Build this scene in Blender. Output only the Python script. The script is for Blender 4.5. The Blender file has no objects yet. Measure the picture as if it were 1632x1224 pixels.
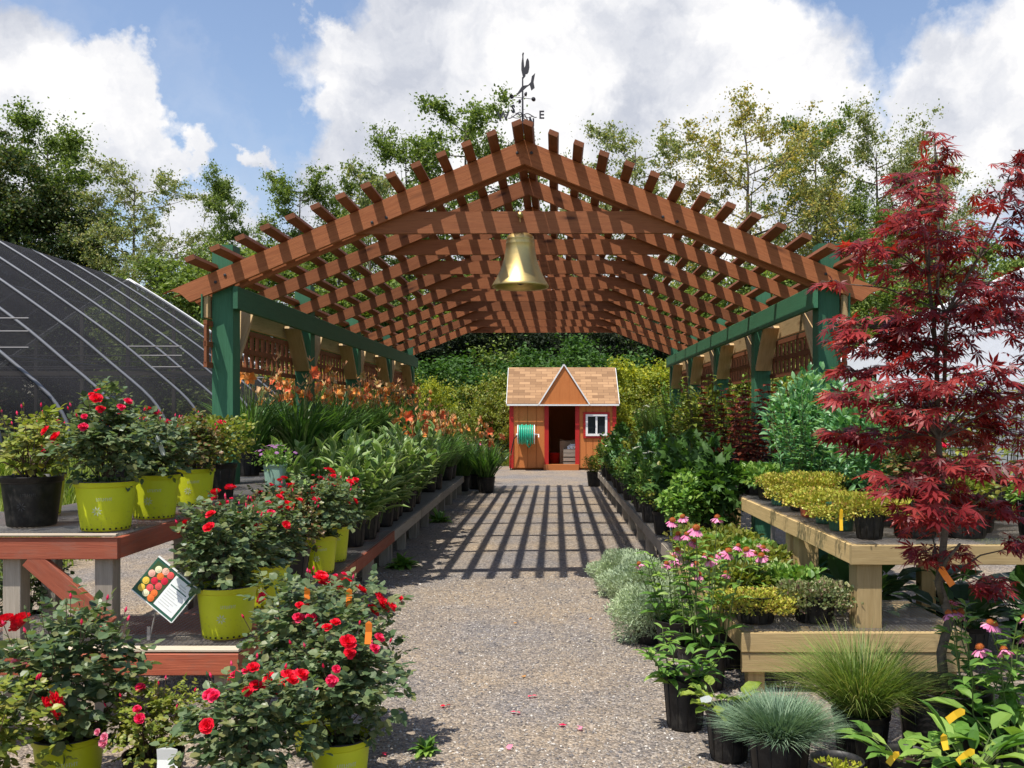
import bpy, math, random
import numpy as np
from mathutils import Vector, Matrix
R = math.radians
PI = math.pi
SC = bpy.context.scene
COL = SC.collection

# ------------------------------------------------------------------ camera, sky, sun, exposure
H, F, VX, VY = 1.5, 1475.0, 868.0, 658.0       # eye height (m), focal length (px), principal point (px of a 1632x1224 frame)
cam_d = bpy.data.cameras.new('camera'); cam = bpy.data.objects.new('camera', cam_d); COL.objects.link(cam)
cam.location = (0, 0, H); cam.rotation_euler = (R(90), 0, 0)
cam_d.sensor_width = 36; cam_d.lens = F*36/1632
cam_d.shift_x = (816-VX)/1632; cam_d.shift_y = (VY-612)/1632
cam_d.clip_start = .05; cam_d.clip_end = 3000
SC.camera = cam
SUN = Vector((.28, .31, -1)).normalized()       # the way the light travels: from behind-left, high
EL = math.asin(-SUN.z); AZ = math.atan2(-SUN.x, -SUN.y)
sd = bpy.data.lights.new('sun', 'SUN'); sun = bpy.data.objects.new('sun', sd); COL.objects.link(sun)
sd.energy = 5.0; sd.angle = R(.53); sd.color = (1, .95, .86)
sun.rotation_euler = SUN.to_track_quat('-Z', 'Y').to_euler(); sun.location = (-5, -5, 20)
SC.view_settings.view_transform = 'Standard'; SC.view_settings.look = 'None'
SC.view_settings.exposure = .3; SC.view_settings.gamma = 1; SC.view_settings.use_curve_mapping = False
SC.cycles.use_denoising = True
SC.cycles.max_bounces = 6; SC.cycles.transparent_max_bounces = 10
SC.cycles.diffuse_bounces = 3; SC.cycles.glossy_bounces = 2; SC.cycles.transmission_bounces = 4
SC.cycles.caustics_reflective = False; SC.cycles.caustics_refractive = False

class NT:
    """tiny node helper"""
    def __init__(s, tree): s.t = tree; tree.nodes.clear()
    def n(s, typ, **kw):
        nd = s.t.nodes.new(typ)
        for k, v in kw.items():
            if k == 'ins':
                for a, b in v.items():
                    if isinstance(b, bpy.types.NodeSocket): s.t.links.new(b, nd.inputs[a])
                    else: nd.inputs[a].default_value = b
            else: setattr(nd, k, v)
        return nd
    def math(s, op, a, b=0., c=None, clamp=False):
        ins = {0: a, 1: b}
        if c is not None: ins[2] = c
        return s.n('ShaderNodeMath', operation=op, use_clamp=clamp, ins=ins).outputs[0]
    def ramp(s, fac, stops, interp='LINEAR'):
        nd = s.n('ShaderNodeValToRGB', ins={0: fac}); cr = nd.color_ramp; cr.interpolation = interp
        while len(cr.elements) < len(stops): cr.elements.new(.5)
        for e, (p, c) in zip(cr.elements, stops):
            e.position = p; e.color = (*c[:3], 1) if hasattr(c, '__len__') else (c, c, c, 1)
        return nd.outputs[0]
    def mix(s, fac, a, b, blend='MIX'):
        nd = s.n('ShaderNodeMix', data_type='RGBA', blend_type=blend)
        for k, v in ((0, fac), (6, a), (7, b)):
            if isinstance(v, bpy.types.NodeSocket): s.t.links.new(v, nd.inputs[k])
            else: nd.inputs[k].default_value = v if k == 0 else (*v[:3], 1)
        return nd.outputs[2]
    def noise(s, vec, scale, detail=4, rough=.55, dist=0., out=0):
        return s.n('ShaderNodeTexNoise', ins={'Vector': vec, 'Scale': scale, 'Detail': detail, 'Roughness': rough, 'Distortion': dist}).outputs[out]

W = bpy.data.worlds.new('World'); SC.world = W; W.use_nodes = True
w = NT(W.node_tree)
tc = w.n('ShaderNodeTexCoord').outputs['Generated']
sky = w.n('ShaderNodeTexSky', sky_type='NISHITA', sun_disc=False, sun_elevation=EL, sun_rotation=AZ, air_density=1.15, dust_density=1.1, ozone_density=1.5).outputs[0]
skyc = w.mix(1, sky, (1.62, 1.55, 1.58), 'MULTIPLY')
def vdir(px, py): return Vector(((px-VX)/F, 1, (VY-py)/F)).normalized()
warp = w.n('ShaderNodeVectorMath', operation='MULTIPLY_ADD',
           ins={0: w.n('ShaderNodeVectorMath', operation='SUBTRACT', ins={0: w.noise(tc, 7.0, 9, .6, .0, 1), 1: (.5, .5, .5)}).outputs[0], 1: (.19, .19, .19), 2: tc}).outputs[0]
# cumulus banks: direction, angular radius
BLOBS = [(530, 50, .045), (585, 120, .085), (550, 200, .055), (660, 60, .09), (680, 200, .115), (770, 100, .13), (590, 285, .075), (900, 60, .14), (1040, 130, .14), (1120, 80, .10), (1210, 190, .10), (720, 320, .11),
         (1120, 260, .15), (960, 330, .14), (1300, 250, .085), (1560, 130, .085), (1640, 190, .10), (1500, 200, .055), (1690, 80, .09), (1450, 260, .05),
         (-10, 100, .085), (60, 150, .075), (120, 170, .06), (190, 110, .045), (215, 165, .04), (-60, 130, .10), (60, 230, .08), (200, 235, .055), (270, 250, .03), (330, 390, .05), (560, 400, .09), (1450, 350, .06), (800, 420, .12), (395, 260, .022)]
acc = None
for px, py, r in BLOBS:
    d = w.n('ShaderNodeVectorMath', operation='DISTANCE', ins={0: warp, 1: vdir(px, py)}).outputs['Value']
    m = w.n('ShaderNodeMapRange', ins={0: d, 1: r*1.05, 2: r*.80, 3: 0., 4: 1.}).outputs[0]
    acc = m if acc is None else w.math('MAXIMUM', acc, m)
sep = w.n('ShaderNodeSeparateXYZ', ins={0: tc})
wide = w.ramp(w.noise(warp, 2.1, 6, .6), [(.60, 0.), (.72, .9)])                   # cumulus elsewhere round the sky
behind = w.n('ShaderNodeMapRange', ins={0: sep.outputs[1], 1: .80, 2: .6, 3: 0., 4: 1.}).outputs[0]
thin = w.ramp(w.noise(warp, 3.2, 5, .6), [(.48, 0.), (.78, .4)])
mask = w.math('MAXIMUM', w.math('MAXIMUM', acc, w.math('MULTIPLY', w.math('MULTIPLY', wide, behind), .6)), w.math('MULTIPLY', thin, w.math('SUBTRACT', 1., w.math('MULTIPLY', behind, .6))))
lit = w.ramp(w.noise(warp, 7.5, 5, .55), [(.34, (5.6, 5.9, 6.7)), (.48, (7.9, 8.0, 8.4)), (.58, (9.6, 9.5, 9.5))])
skyf = w.mix(mask, skyc, lit)
bg = w.n('ShaderNodeBackground', ins={0: skyf, 1: .088})
w.n('ShaderNodeOutputWorld', ins={0: bg.outputs[0]})

# ------------------------------------------------------------------ materials
MATS = {}
def newmat(name):
    m = bpy.data.materials.new(name); m.use_nodes = True; MATS[name] = m
    return m, NT(m.node_tree)
def out(t, sh, disp=None):
    o = t.n('ShaderNodeOutputMaterial', ins={0: sh})
def bsdf(t, col, rough=.6, spec=.4, metal=0., bump=None, bs=.3, bd=.01, sheen=0.):
    nd = t.n('ShaderNodeBsdfPrincipled', ins={'Base Color': col if isinstance(col, bpy.types.NodeSocket) else (*col[:3], 1), 'Roughness': rough, 'Specular IOR Level': spec, 'Metallic': metal})
    if bump is not None:
        b = t.n('ShaderNodeBump', ins={'Strength': bs, 'Distance': bd, 'Height': bump}); t.t.links.new(b.outputs[0], nd.inputs['Normal'])
    return nd.outputs[0]
def objco(t, scale=(1, 1, 1), rnd=True):
    co = t.n('ShaderNodeTexCoord').outputs['Object']
    v = t.n('ShaderNodeVectorMath', operation='MULTIPLY', ins={0: co, 1: scale}).outputs[0]
    if rnd:
        r = t.n('ShaderNodeObjectInfo').outputs['Random']
        v = t.n('ShaderNodeVectorMath', operation='ADD', ins={0: v, 1: t.n('ShaderNodeCombineXYZ', ins={0: t.math('MULTIPLY', r, 37.), 1: t.math('MULTIPLY', r, 91.), 2: t.math('MULTIPLY', r, 17.)}).outputs[0]}).outputs[0]
    return v
def plain(name, col, rough=.55, spec=.4, metal=0., var=.12, nscale=9., bump=.0):
    m, t = newmat(name)
    v = objco(t); n = t.noise(v, nscale, 5)
    c = t.mix(n, [x*(1-var) for x in col], [min(1, x*(1+var)) for x in col])
    out(t, bsdf(t, c, rough, spec, metal, t.noise(v, nscale*7, 3) if bump else None, bump, .003)); return m
def wood(name, a, b, dark, knots=.35, rough=.7, grain=22., wear=None):
    """grain runs along the object's local x"""
    m, t = newmat(name)
    v = objco(t, (1., 14., 14.)); g = t.noise(v, grain/8, 6, .6, .6)
    fine = t.noise(objco(t, (2.5, 80, 80)), 3., 3, .6)
    c = t.ramp(g, [(.3, a), (.55, b), (.75, [x*.8 for x in a])])
    c = t.mix(t.ramp(fine, [(.35, .0), (.7, .35)]), c, dark)
    k = t.n('ShaderNodeTexVoronoi', ins={'Vector': objco(t, (1.6, 6, 6)), 'Scale': 1.1}).outputs['Distance']
    c = t.mix(t.ramp(k, [(.06, min(1, knots*2)), (.10, knots*.8), (.2, 0.)]), c, dark)
    rn = t.n('ShaderNodeObjectInfo').outputs['Random']
    c = t.mix(1, c, t.ramp(rn, [(0, (.72, .73, .74)), (1, (1.16, 1.14, 1.1))]), 'MULTIPLY')
    if wear:
        c = t.mix(t.ramp(t.noise(objco(t, (3, 9, 9)), 2.2, 6, .7), [(.5, 0.), (.72, .8)]), c, wear)
    out(t, bsdf(t, c, rough, .25, 0, fine, .35, .004)); return m
wood('stained_cedar', (.29, .095, .038), (.375, .135, .055), (.10, .034, .017), .6)
wood('dark_cedar', (.20, .068, .03), (.27, .095, .042), (.08, .03, .016), .5)  # dark lattice cedar; on the purlins, shade is put into the colour
wood('natural_pine', (.50, .33, .16), (.60, .42, .22), (.28, .17, .08), .5)
wood('treated_pine', (.52, .37, .17), (.62, .45, .22), (.30, .20, .09), .5)
wood('pale_wood', (.50, .41, .31), (.58, .50, .40), (.4, .3, .2), .2)
wood('grey_wood', (.30, .26, .21), (.40, .35, .29), (.15, .12, .09), .3)
wood('green_paint', (.042, .15, .078), (.055, .18, .098), (.025, .085, .045), .12, .6)
wood('red_paint_wood', (.36, .09, .05), (.43, .12, .065), (.22, .05, .03), .15, .6, wear=(.30, .13, .09))
wood('bark_trunk', (.10, .08, .06), (.16, .13, .10), (.04, .03, .025), .0, .9)
plain('orange_paint', (.42, .14, .04), .65, .3)
plain('red_trim', (.42, .018, .014), .5, .4)
plain('white_paint', (.78, .78, .76), .5, .4, var=.05)
plain('black_plastic', (.009, .009, .010), .5, .3, var=.3)
m, t = MATS['black_plastic'], NT(MATS['black_plastic'].node_tree)
dn = t.ramp(t.noise(objco(t), 22, 6, .7), [(.45, 0.), (.75, .35)])
out(t, bsdf(t, t.mix(dn, (.009, .009, .010), (.11, .095, .075)), t.math('MULTIPLY_ADD', dn, .8, .42), .35))
plain('green_plastic', (.02, .09, .06), .4, .45, var=.25)
plain('pale_plastic', (.30, .48, .38), .45, .4)
plain('terracotta_plastic', (.42, .09, .045), .5, .4)
plain('emblem_white', (.62, .68, .42), .5, .4, var=.2)
plain('emblem_grey', (.05, .052, .056), .5, .4, var=.2)
plain('soil', (.035, .024, .017), .95, .1, var=.6, nscale=40, bump=.8)
plain('bark_chip', (.16, .085, .045), .9, .1, var=.5, nscale=60)
plain('iron', (.045, .042, .048), .55, .5, .3)
plain('steel_tube', (.45, .46, .48), .32, .5, .8, var=.1)
plain('rib_grey', (.17, .175, .19), .5, .4, .25)
plain('dull_pipe', (.16, .155, .16), .6, .3, .2)
plain('mesh_wire', (.35, .33, .31), .45, .5, .7)
plain('stake', (.42, .40, .38), .4, .5, .5)
plain('hose_green', (.03, .42, .26), .35, .5)
plain('cardboard', (.36, .24, .14), .8, .2)
plain('dark_interior', (.05, .04, .035), .9, .1)
plain('tag_orange', (.85, .22, .02), .5, .4)
plain('tag_yellow', (.9, .55, .03), .45, .4)
plain('tag_white', (.82, .84, .82), .4, .4, var=.03)
plain('sign_dark_green', (.03, .11, .07), .5, .3)
plain('photo_dark', (.05, .09, .03), .5, .3)
plain('text_grey', (.62, .63, .58), .6, .2)
for nm, c in dict(bloom_a=(.75, .10, .10), bloom_b=(.62, .02, .05), bloom_c=(.9, .45, .35), bloom_d=(.92, .55, .08), bloom_e=(.9, .18, .04), bloom_f=(.9, .8, .5)).items(): plain(nm, c, .6, .2, var=.3, nscale=60)

m, t = newmat('brass')
v = objco(t, (1, 1, 14)); n = t.noise(v, 5, 4)
nn = t.noise(objco(t), 9, 4)
c = t.mix(t.ramp(nn, [(.35, 0.), (.7, .6)]), (.60, .44, .17), (.42, .32, .14))
out(t, bsdf(t, c, t.math('MULTIPLY_ADD', n, .2, .33), .5, 1., n, .04, .002))

m, t = newmat('dark_glass')
out(t, bsdf(t, (.02, .025, .03), .12, .6))
m, t = newmat('siding')
v = objco(t); sx = t.n('ShaderNodeSeparateXYZ', ins={0: t.n('ShaderNodeTexCoord').outputs['Object']}).outputs[0]
n = t.noise(objco(t, (9, 9, 1)), 4, 5)
out(t, bsdf(t, t.mix(n, (.47, .145, .038), (.57, .20, .055)), .7, .3, 0, n, .3, .003))
m, t = newmat('shingles')
co = t.n('ShaderNodeTexCoord').outputs['Object']
br = t.n('ShaderNodeTexBrick', offset=.5, ins={'Vector': co, 'Color1': (.20, .11, .055, 1), 'Color2': (.42, .25, .13, 1), 'Mortar': (.16, .09, .05, 1), 'Scale': 1., 'Mortar Size': .006, 'Mortar Smooth': .2, 'Bias': .1, 'Brick Width': .3, 'Row Height': .125})
c = t.mix(t.noise(co, 60, 3), br.outputs[0], (.25, .16, .1))
out(t, bsdf(t, t.mix(.75, c, br.outputs[0]), .9, .15, 0, br.outputs[1], -.6, .01))

# gravel: grey and tan stones
def gravel(name, tint=(1, 1, 1)):
    m, t = newmat(name)
    co = t.n('ShaderNodeTexCoord').outputs['Object']
    wv = t.n('ShaderNodeVectorMath', operation='ADD', ins={0: co, 1: t.noise(co, 30, 2, out=1)}).outputs[0]
    vo = t.n('ShaderNodeTexVoronoi', ins={'Vector': co, 'Scale': 75., 'Randomness': 1.})
    v2 = t.n('ShaderNodeTexVoronoi', ins={'Vector': co, 'Scale': 38., 'Randomness': 1.})
    r1 = t.n('ShaderNodeSeparateColor', ins={0: vo.outputs['Color']}).outputs
    r2 = t.n('ShaderNodeSeparateColor', ins={0: v2.outputs['Color']}).outputs
    c1 = t.ramp(r1[0], [(0, (.11, .10, .095)), (.25, (.20, .185, .17)), (.5, (.29, .255, .215)), (.75, (.36, .31, .25)), (.92, (.46, .42, .37)), (1, (.60, .56, .50))])
    c2 = t.ramp(r2[1], [(0, (.15, .14, .14)), (.5, (.28, .25, .21)), (1, (.44, .37, .28))])
    c = t.mix(.35, c1, c2)
    big = t.noise(co, .9, 5, .6); c = t.mix(1, c, t.ramp(big, [(.36, (.80, .82, .88)), (.62, (1.12, 1.02, .88))]), 'MULTIPLY')
    c = t.mix(1, c, (.93, .92, .94), 'MULTIPLY')
    st = t.noise(t.n('ShaderNodeVectorMath', operation='MULTIPLY', ins={0: co, 1: (1.6, .22, 1)}).outputs[0], 1., 4, .6)
    c = t.mix(t.ramp(st, [(.45, 0.), (.62, .42)]), c, t.mix(1, c, (1.16, 1.08, .92), 'MULTIPLY'))
    dp = t.noise(co, 2.3, 6, .7); c = t.mix(t.ramp(dp, [(.56, 0.), (.72, .55)]), c, t.mix(1, c, (.62, .60, .58), 'MULTIPLY'))
    hgt = t.math('ADD', t.math('MULTIPLY', vo.outputs['Distance'], -1.), t.math('MULTIPLY', t.noise(co, 9, 4), .8))
    out(t, bsdf(t, c, .88, .2, 0, hgt, .9, .016)); return m
gravel('gravel')
m, t = newmat('pebble_mat')
ri = t.n('ShaderNodeNewGeometry').outputs['Random Per Island']
c = t.ramp(ri, [(0, (.10, .095, .10)), (.3, (.22, .20, .185)), (.55, (.31, .27, .22)), (.75, (.37, .30, .22)), (.9, (.46, .42, .37)), (1, (.62, .58, .52))])
out(t, bsdf(t, c, .8, .3))
m, t = newmat('earth')
co = t.n('ShaderNodeTexCoord').outputs['Object']
c = t.mix(t.noise(co, .7, 8, .7), (.05, .07, .02), (.14, .15, .05)); c = t.mix(t.ramp(t.noise(co, 14, 4), [(.4, 0.), (.7, .6)]), c, (.10, .09, .05))
out(t, bsdf(t, c, .95, .1, 0, t.noise(co, 20, 4), .6, .04))

GAIN = dict(leaf_rose=1.45, leaf_rose_light=1.35, leaf_rose_bronze=1.4, leaf_mid=1.8, leaf_dark=1.3, leaf_laurel=1.6, leaf_lime=1.3, leaf_sedum=1.35, leaf_olive=1.4, leaf_silver=1.5, leaf_fescue=1.3,
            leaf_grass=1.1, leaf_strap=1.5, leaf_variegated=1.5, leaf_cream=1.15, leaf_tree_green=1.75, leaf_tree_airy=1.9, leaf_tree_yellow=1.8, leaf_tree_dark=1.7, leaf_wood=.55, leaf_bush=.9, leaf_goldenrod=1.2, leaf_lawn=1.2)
OLIVE = ('leaf_mid', 'leaf_rose_light', 'leaf_strap', 'leaf_bush', 'leaf_lime', 'leaf_tree_green', 'leaf_variegated', 'leaf_grass', 'leaf_wood')
def leaf(name, cols, rough=.45, trans=.28, spec=.35, tcol=None):
    m, t = newmat(name)
    ri = t.n('ShaderNodeNewGeometry').outputs['Random Per Island']
    gn = GAIN.get(name, 1.)
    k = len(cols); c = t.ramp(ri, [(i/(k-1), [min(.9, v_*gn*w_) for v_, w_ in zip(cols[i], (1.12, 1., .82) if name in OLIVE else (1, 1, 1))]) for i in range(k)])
    co = t.n('ShaderNodeTexCoord').outputs['Object']
    c = t.mix(1, c, t.ramp(t.noise(co, 3.5, 2), [(.3, (.8, .82, .85)), (.7, (1.18, 1.15, 1.05))]), 'MULTIPLY')
    p = bsdf(t, c, rough, spec)
    tl = t.n('ShaderNodeBsdfTranslucent', ins={0: t.mix(1, c, tcol or (1.5, 1.6, .7), 'MULTIPLY')}).outputs[0]
    out(t, t.n('ShaderNodeMixShader', ins={0: trans, 1: p, 2: tl}).outputs[0]); return m
leaf('leaf_rose', [(.03, .05, .026), (.055, .092, .042), (.085, .125, .06), (.125, .16, .08), (.10, .13, .06), (.15, .15, .06)], .38)
leaf('leaf_rose_light', [(.06, .10, .025), (.12, .17, .03), (.20, .24, .05), (.13, .12, .03)], .42)
leaf('leaf_rose_bronze', [(.03, .06, .02), (.08, .11, .03), (.16, .07, .035), (.10, .14, .04)], .42)
leaf('leaf_mid', [(.035, .09, .02), (.06, .14, .03), (.10, .19, .045), (.14, .22, .06)])
leaf('leaf_dark', [(.015, .045, .015), (.03, .075, .02), (.05, .10, .03)], .35)
leaf('leaf_laurel', [(.03, .09, .03), (.05, .14, .05), (.12, .24, .11), (.17, .28, .14)], .35)
leaf('leaf_lime', [(.16, .22, .02), (.26, .31, .03), (.34, .36, .05)], .5)
leaf('leaf_sedum', [(.16, .21, .03), (.30, .31, .04), (.42, .38, .07), (.24, .13, .04)], .4, .15)
leaf('leaf_olive', [(.07, .10, .035), (.13, .16, .06), (.20, .22, .10), (.16, .09, .07)], .45, .15)
leaf('leaf_silver', [(.20, .25, .16), (.28, .34, .22), (.36, .42, .29)], .8, .12)
leaf('leaf_fescue', [(.09, .15, .09), (.15, .23, .15), (.24, .32, .22)], .55, .15)
leaf('leaf_grass', [(.07, .14, .03), (.11, .20, .045), (.18, .27, .08), (.27, .28, .12)], .5, .25)
leaf('leaf_lawn', [(.09, .14, .02), (.16, .22, .03), (.28, .30, .07)], .6, .3)
leaf('leaf_strap', [(.025, .075, .02), (.05, .12, .03), (.09, .17, .05)], .35, .25)
leaf('leaf_variegated', [(.06, .13, .04), (.09, .17, .055), (.13, .21, .08)], .42, .22)
leaf('leaf_cream', [(.24, .32, .13), (.36, .43, .2)], .45, .3)
leaf('leaf_maple', [(.10, .010, .013), (.17, .016, .020), (.26, .030, .032), (.36, .06, .05)], .42, .32, .3, (2.1, .8, .5))
leaf('leaf_copper', [(.06, .012, .010), (.10, .022, .015), (.16, .045, .025), (.22, .06, .03)], .4, .3, .35, (2.4, 1., .6))
leaf('leaf_tree_green', [(.035, .065, .015), (.06, .10, .025), (.10, .15, .04), (.13, .18, .055)], .6, .3)
leaf('leaf_tree_airy', [(.07, .09, .035), (.11, .13, .055), (.15, .17, .07), (.20, .17, .06)], .6, .3)
leaf('leaf_tree_yellow', [(.09, .10, .03), (.15, .155, .045), (.24, .21, .05), (.28, .19, .05)], .6, .3)
leaf('leaf_tree_dark', [(.018, .036, .012), (.032, .055, .018), (.06, .075, .022), (.075, .06, .02)], .6, .25)
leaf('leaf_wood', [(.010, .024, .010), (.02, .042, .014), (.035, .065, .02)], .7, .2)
leaf('leaf_bush', [(.03, .09, .02), (.06, .15, .035), (.09, .20, .05)], .6, .3)
leaf('leaf_goldenrod', [(.14, .19, .03), (.26, .29, .03), (.40, .36, .03)], .6, .3)
leaf('petal_red', [(.66, .006, .022), (.80, .012, .04), (.88, .03, .07)], .55, .25, .2, (1.3, .5, .5))
leaf('petal_crimson', [(.66, .01, .07), (.82, .03, .12), (.88, .08, .2)], .55, .25, .2, (1.3, .6, .7))
leaf('petal_pink', [(.75, .16, .30), (.85, .28, .42), (.9, .45, .52)], .55, .3, .2, (1.1, .8, .9))
leaf('petal_cone', [(.78, .22, .45), (.86, .32, .56), (.9, .42, .62)], .55, .3, .2, (1.1, .8, .9))
leaf('petal_orange', [(.85, .20, .03), (.9, .30, .06), (.9, .45, .14)], .5, .35, .2, (1.1, .8, .6))
leaf('petal_coral', [(.80, .08, .03), (.88, .16, .06), (.9, .3, .14)], .5, .35, .2, (1.1, .8, .6))
leaf('petal_peach', [(.78, .42, .20), (.82, .5, .3), (.7, .6, .25)], .5, .35, .2, (1.1, 1, .6))
leaf('petal_white', [(.7, .72, .68), (.82, .82, .78)], .5, .3, .2, (1, 1, 1))
leaf('petal_purple', [(.25, .06, .32), (.40, .12, .45), (.55, .25, .6)], .5, .3, .2, (1.1, .8, 1.1))
leaf('stem_green', [(.08, .12, .03), (.12, .16, .05)], .6, 0.)
leaf('stem_brown', [(.07, .045, .03), (.11, .07, .045)], .75, 0.)
leaf('stem_pale', [(.45, .45, .25), (.5, .5, .3)], .6, 0.)
leaf('cone_centre', [(.20, .04, .01), (.36, .09, .015), (.5, .16, .02)], .7, 0.)
leaf('litter_leaf', [(.10, .06, .03), (.20, .13, .05), (.16, .18, .06), (.30, .2, .1)], .8, .05)
leaf('dry_leaf', [(.35, .15, .05), (.5, .26, .08)], .7, .1)

# lime pot plastic; slightly glowing-through walls are translucent plastic
m, t = newmat('lime_plastic')
n = t.noise(objco(t), 6, 4)
c = t.mix(n, (.60, .66, .016), (.72, .76, .03))
oz = t.n('ShaderNodeSeparateXYZ', ins={0: t.n('ShaderNodeTexCoord').outputs['Object']}).outputs[2]
splash = t.math('MULTIPLY', t.ramp(t.noise(objco(t), 70, 5, .7), [(.57, 0.), (.66, .8)]), t.ramp(t.math('MULTIPLY', oz, 4.), [(.0, .7), (.55, .12)]))
c = t.mix(splash, c, (.20, .15, .09))
p = bsdf(t, c, .42, .4)
out(t, t.n('ShaderNodeMixShader', ins={0: .12, 1: p, 2: t.n('ShaderNodeBsdfTranslucent', ins={0: c}).outputs[0]}).outputs[0])

m, t = newmat('shade_cloth')
co = t.n('ShaderNodeTexCoord').outputs['Object']
d = bsdf(t, t.mix(t.noise(co, .8, 5), (.014, .013, .014), (.034, .032, .034)), .8, .12)
tr = t.n('ShaderNodeBsdfTransparent', ins={0: (1, 1, 1, 1)}).outputs[0]
out(t, t.n('ShaderNodeMixShader', ins={0: t.math('MULTIPLY_ADD', t.noise(co, .6, 3), .14, .17), 1: d, 2: tr}).outputs[0])
m, t = newmat('white_poly')
co = t.n('ShaderNodeTexCoord').outputs['Object']
c = t.mix(t.noise(t.n('ShaderNodeVectorMath', operation='MULTIPLY', ins={0: co, 1: (1, .35, 1)}).outputs[0], 1.1, 6, .6), (.46, .48, .52), (.66, .68, .72))
p = bsdf(t, c, .28, .5, 0, t.noise(co, 1.2, 4), .25, .05)
out(t, t.n('ShaderNodeMixShader', ins={0: .25, 1: p, 2: t.n('ShaderNodeBsdfTranslucent', ins={0: (.7, .72, .75, 1)}).outputs[0]}).outputs[0])

# ------------------------------------------------------------------ mesh helpers
class G:
    def __init__(s): s.v = []; s.f = []; s.n = 0
    def add(s, V, faces, mi=0):
        """faces: list of arrays/lists, each (k,3) or (k,4)"""
        V = np.asarray(V, float).reshape(-1, 3)
        for f in faces:
            f = np.asarray(f, int)
            if f.size: s.f.append((f + s.n, mi))
        s.v.append(V); s.n += len(V)
    def inst(s, T, TF, P, D, N, L, Wd=None, mi=0):
        """copies of template T (x=side, y=along, z=normal) at P along D with normal near N"""
        P = np.asarray(P, float).reshape(-1, 3); n = len(P)
        if n == 0: return
        D = nrm(np.broadcast_to(D, (n, 3))); Sd = nrm(np.cross(D, np.broadcast_to(N, (n, 3)))); Nn = np.cross(Sd, D)
        L = np.broadcast_to(np.asarray(L, float), (n,)); Wd = L if Wd is None else np.broadcast_to(np.asarray(Wd, float), (n,))
        T = np.asarray(T, float); k = len(T)
        V = P[:, None] + T[None, :, 0:1]*Sd[:, None]*Wd[:, None, None] + T[None, :, 1:2]*D[:, None]*L[:, None, None] + T[None, :, 2:3]*Nn[:, None]*L[:, None, None]
        off = (np.arange(n)*k)[:, None, None]
        if isinstance(TF, list): TF = {mi: TF}
        base = s.n; s.v.append(V.reshape(-1, 3)); s.n += n*k
        for mm, fl in TF.items():
            for q in (3, 4):
                a = np.array([f for f in fl if len(f) == q], int)
                if a.size: s.f.append(((a[None] + off + base).reshape(-1, q), mm))
    def box(s, c, size, M=None, mi=0):
        x, y, z = [a/2 for a in size]
        V = np.array([(i, j, k) for i in (-x, x) for j in (-y, y) for k in (-z, z)])
        if M is not None: V = V @ np.array(M.to_3x3() if hasattr(M, 'to_3x3') else M).T
        s.add(V + np.array(c), [[(0, 1, 3, 2), (4, 6, 7, 5), (0, 4, 5, 1), (2, 3, 7, 6), (0, 2, 6, 4), (1, 5, 7, 3)]], mi)
    def tube(s, pts, rad, k=6, mi=0, cap=True):
        P = np.asarray(pts, float); n = len(P); rad = np.broadcast_to(np.asarray(rad, float), (n,))
        T = np.gradient(P, axis=0); T = nrm(T)
        a = np.array([0, 0, 1.]) if abs(T[0][2]) < .9 else np.array([1., 0, 0])
        U = nrm(np.cross(T, a)); Vv = np.cross(T, U)
        th = np.arange(k)*2*PI/k
        ring = P[:, None] + rad[:, None, None]*(np.cos(th)[None, :, None]*U[:, None] + np.sin(th)[None, :, None]*Vv[:, None])
        i = np.arange(n-1)[:, None]*k; j = np.arange(k)[None]; j2 = (j+1) % k
        q = np.stack([i+j, i+j2, i+k+j2, i+k+j], -1).reshape(-1, 4)
        V = ring.reshape(-1, 3); f = [q]
        if cap:
            V = np.vstack([V, P[0], P[-1]]); c0, c1 = n*k, n*k+1
            f.append(np.array([(c0, (b+1) % k, b) for b in range(k)] + [(c1, (n-1)*k+b, (n-1)*k+(b+1) % k) for b in range(k)]))
        s.add(V, f, mi)
    def lathe(s, prof, k=24, c=(0, 0, 0), mi=0, sq=0.):
        prof = np.asarray(prof, float); n = len(prof); th = np.arange(k)*2*PI/k
        rr = np.ones(k)
        if sq: rr = 1/np.maximum(abs(np.cos(th)), abs(np.sin(th)))**sq
        V = np.stack([prof[:, 0:1]*np.cos(th)*rr, prof[:, 0:1]*np.sin(th)*rr, np.repeat(prof[:, 1:2], k, 1)], -1).reshape(-1, 3)+np.array(c)
        i = np.arange(n-1)[:, None]*k; j = np.arange(k)[None]; j2 = (j+1) % k
        s.add(V, [np.stack([i+j, i+j2, i+k+j2, i+k+j], -1).reshape(-1, 4)], mi)
    def disc(s, r, z, k=20, c=(0, 0), mi=0):
        th = np.arange(k)*2*PI/k
        V = np.vstack([np.stack([c[0]+r*np.cos(th), c[1]+r*np.sin(th), np.full(k, z)], -1), [(c[0], c[1], z)]])
        s.add(V, [np.array([(b, (b+1) % k, k) for b in range(k)])], mi)
    def prism(s, pts, y0, y1, mi=0):
        """outline in x,z pushed from y0 to y1"""
        n = len(pts); V = [(p[0], y0, p[1]) for p in pts] + [(p[0], y1, p[1]) for p in pts]
        from mathutils.geometry import tessellate_polygon
        tri = tessellate_polygon([[Vector((p[0], p[1], 0)) for p in pts]])
        f = [tuple(a) for a in tri] + [(a[2]+n, a[1]+n, a[0]+n) for a in tri]
        q = [(i, (i+1) % n, (i+1) % n+n, i+n) for i in range(n)]
        s.add(V, [np.array(f), np.array(q)], mi)
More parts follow.
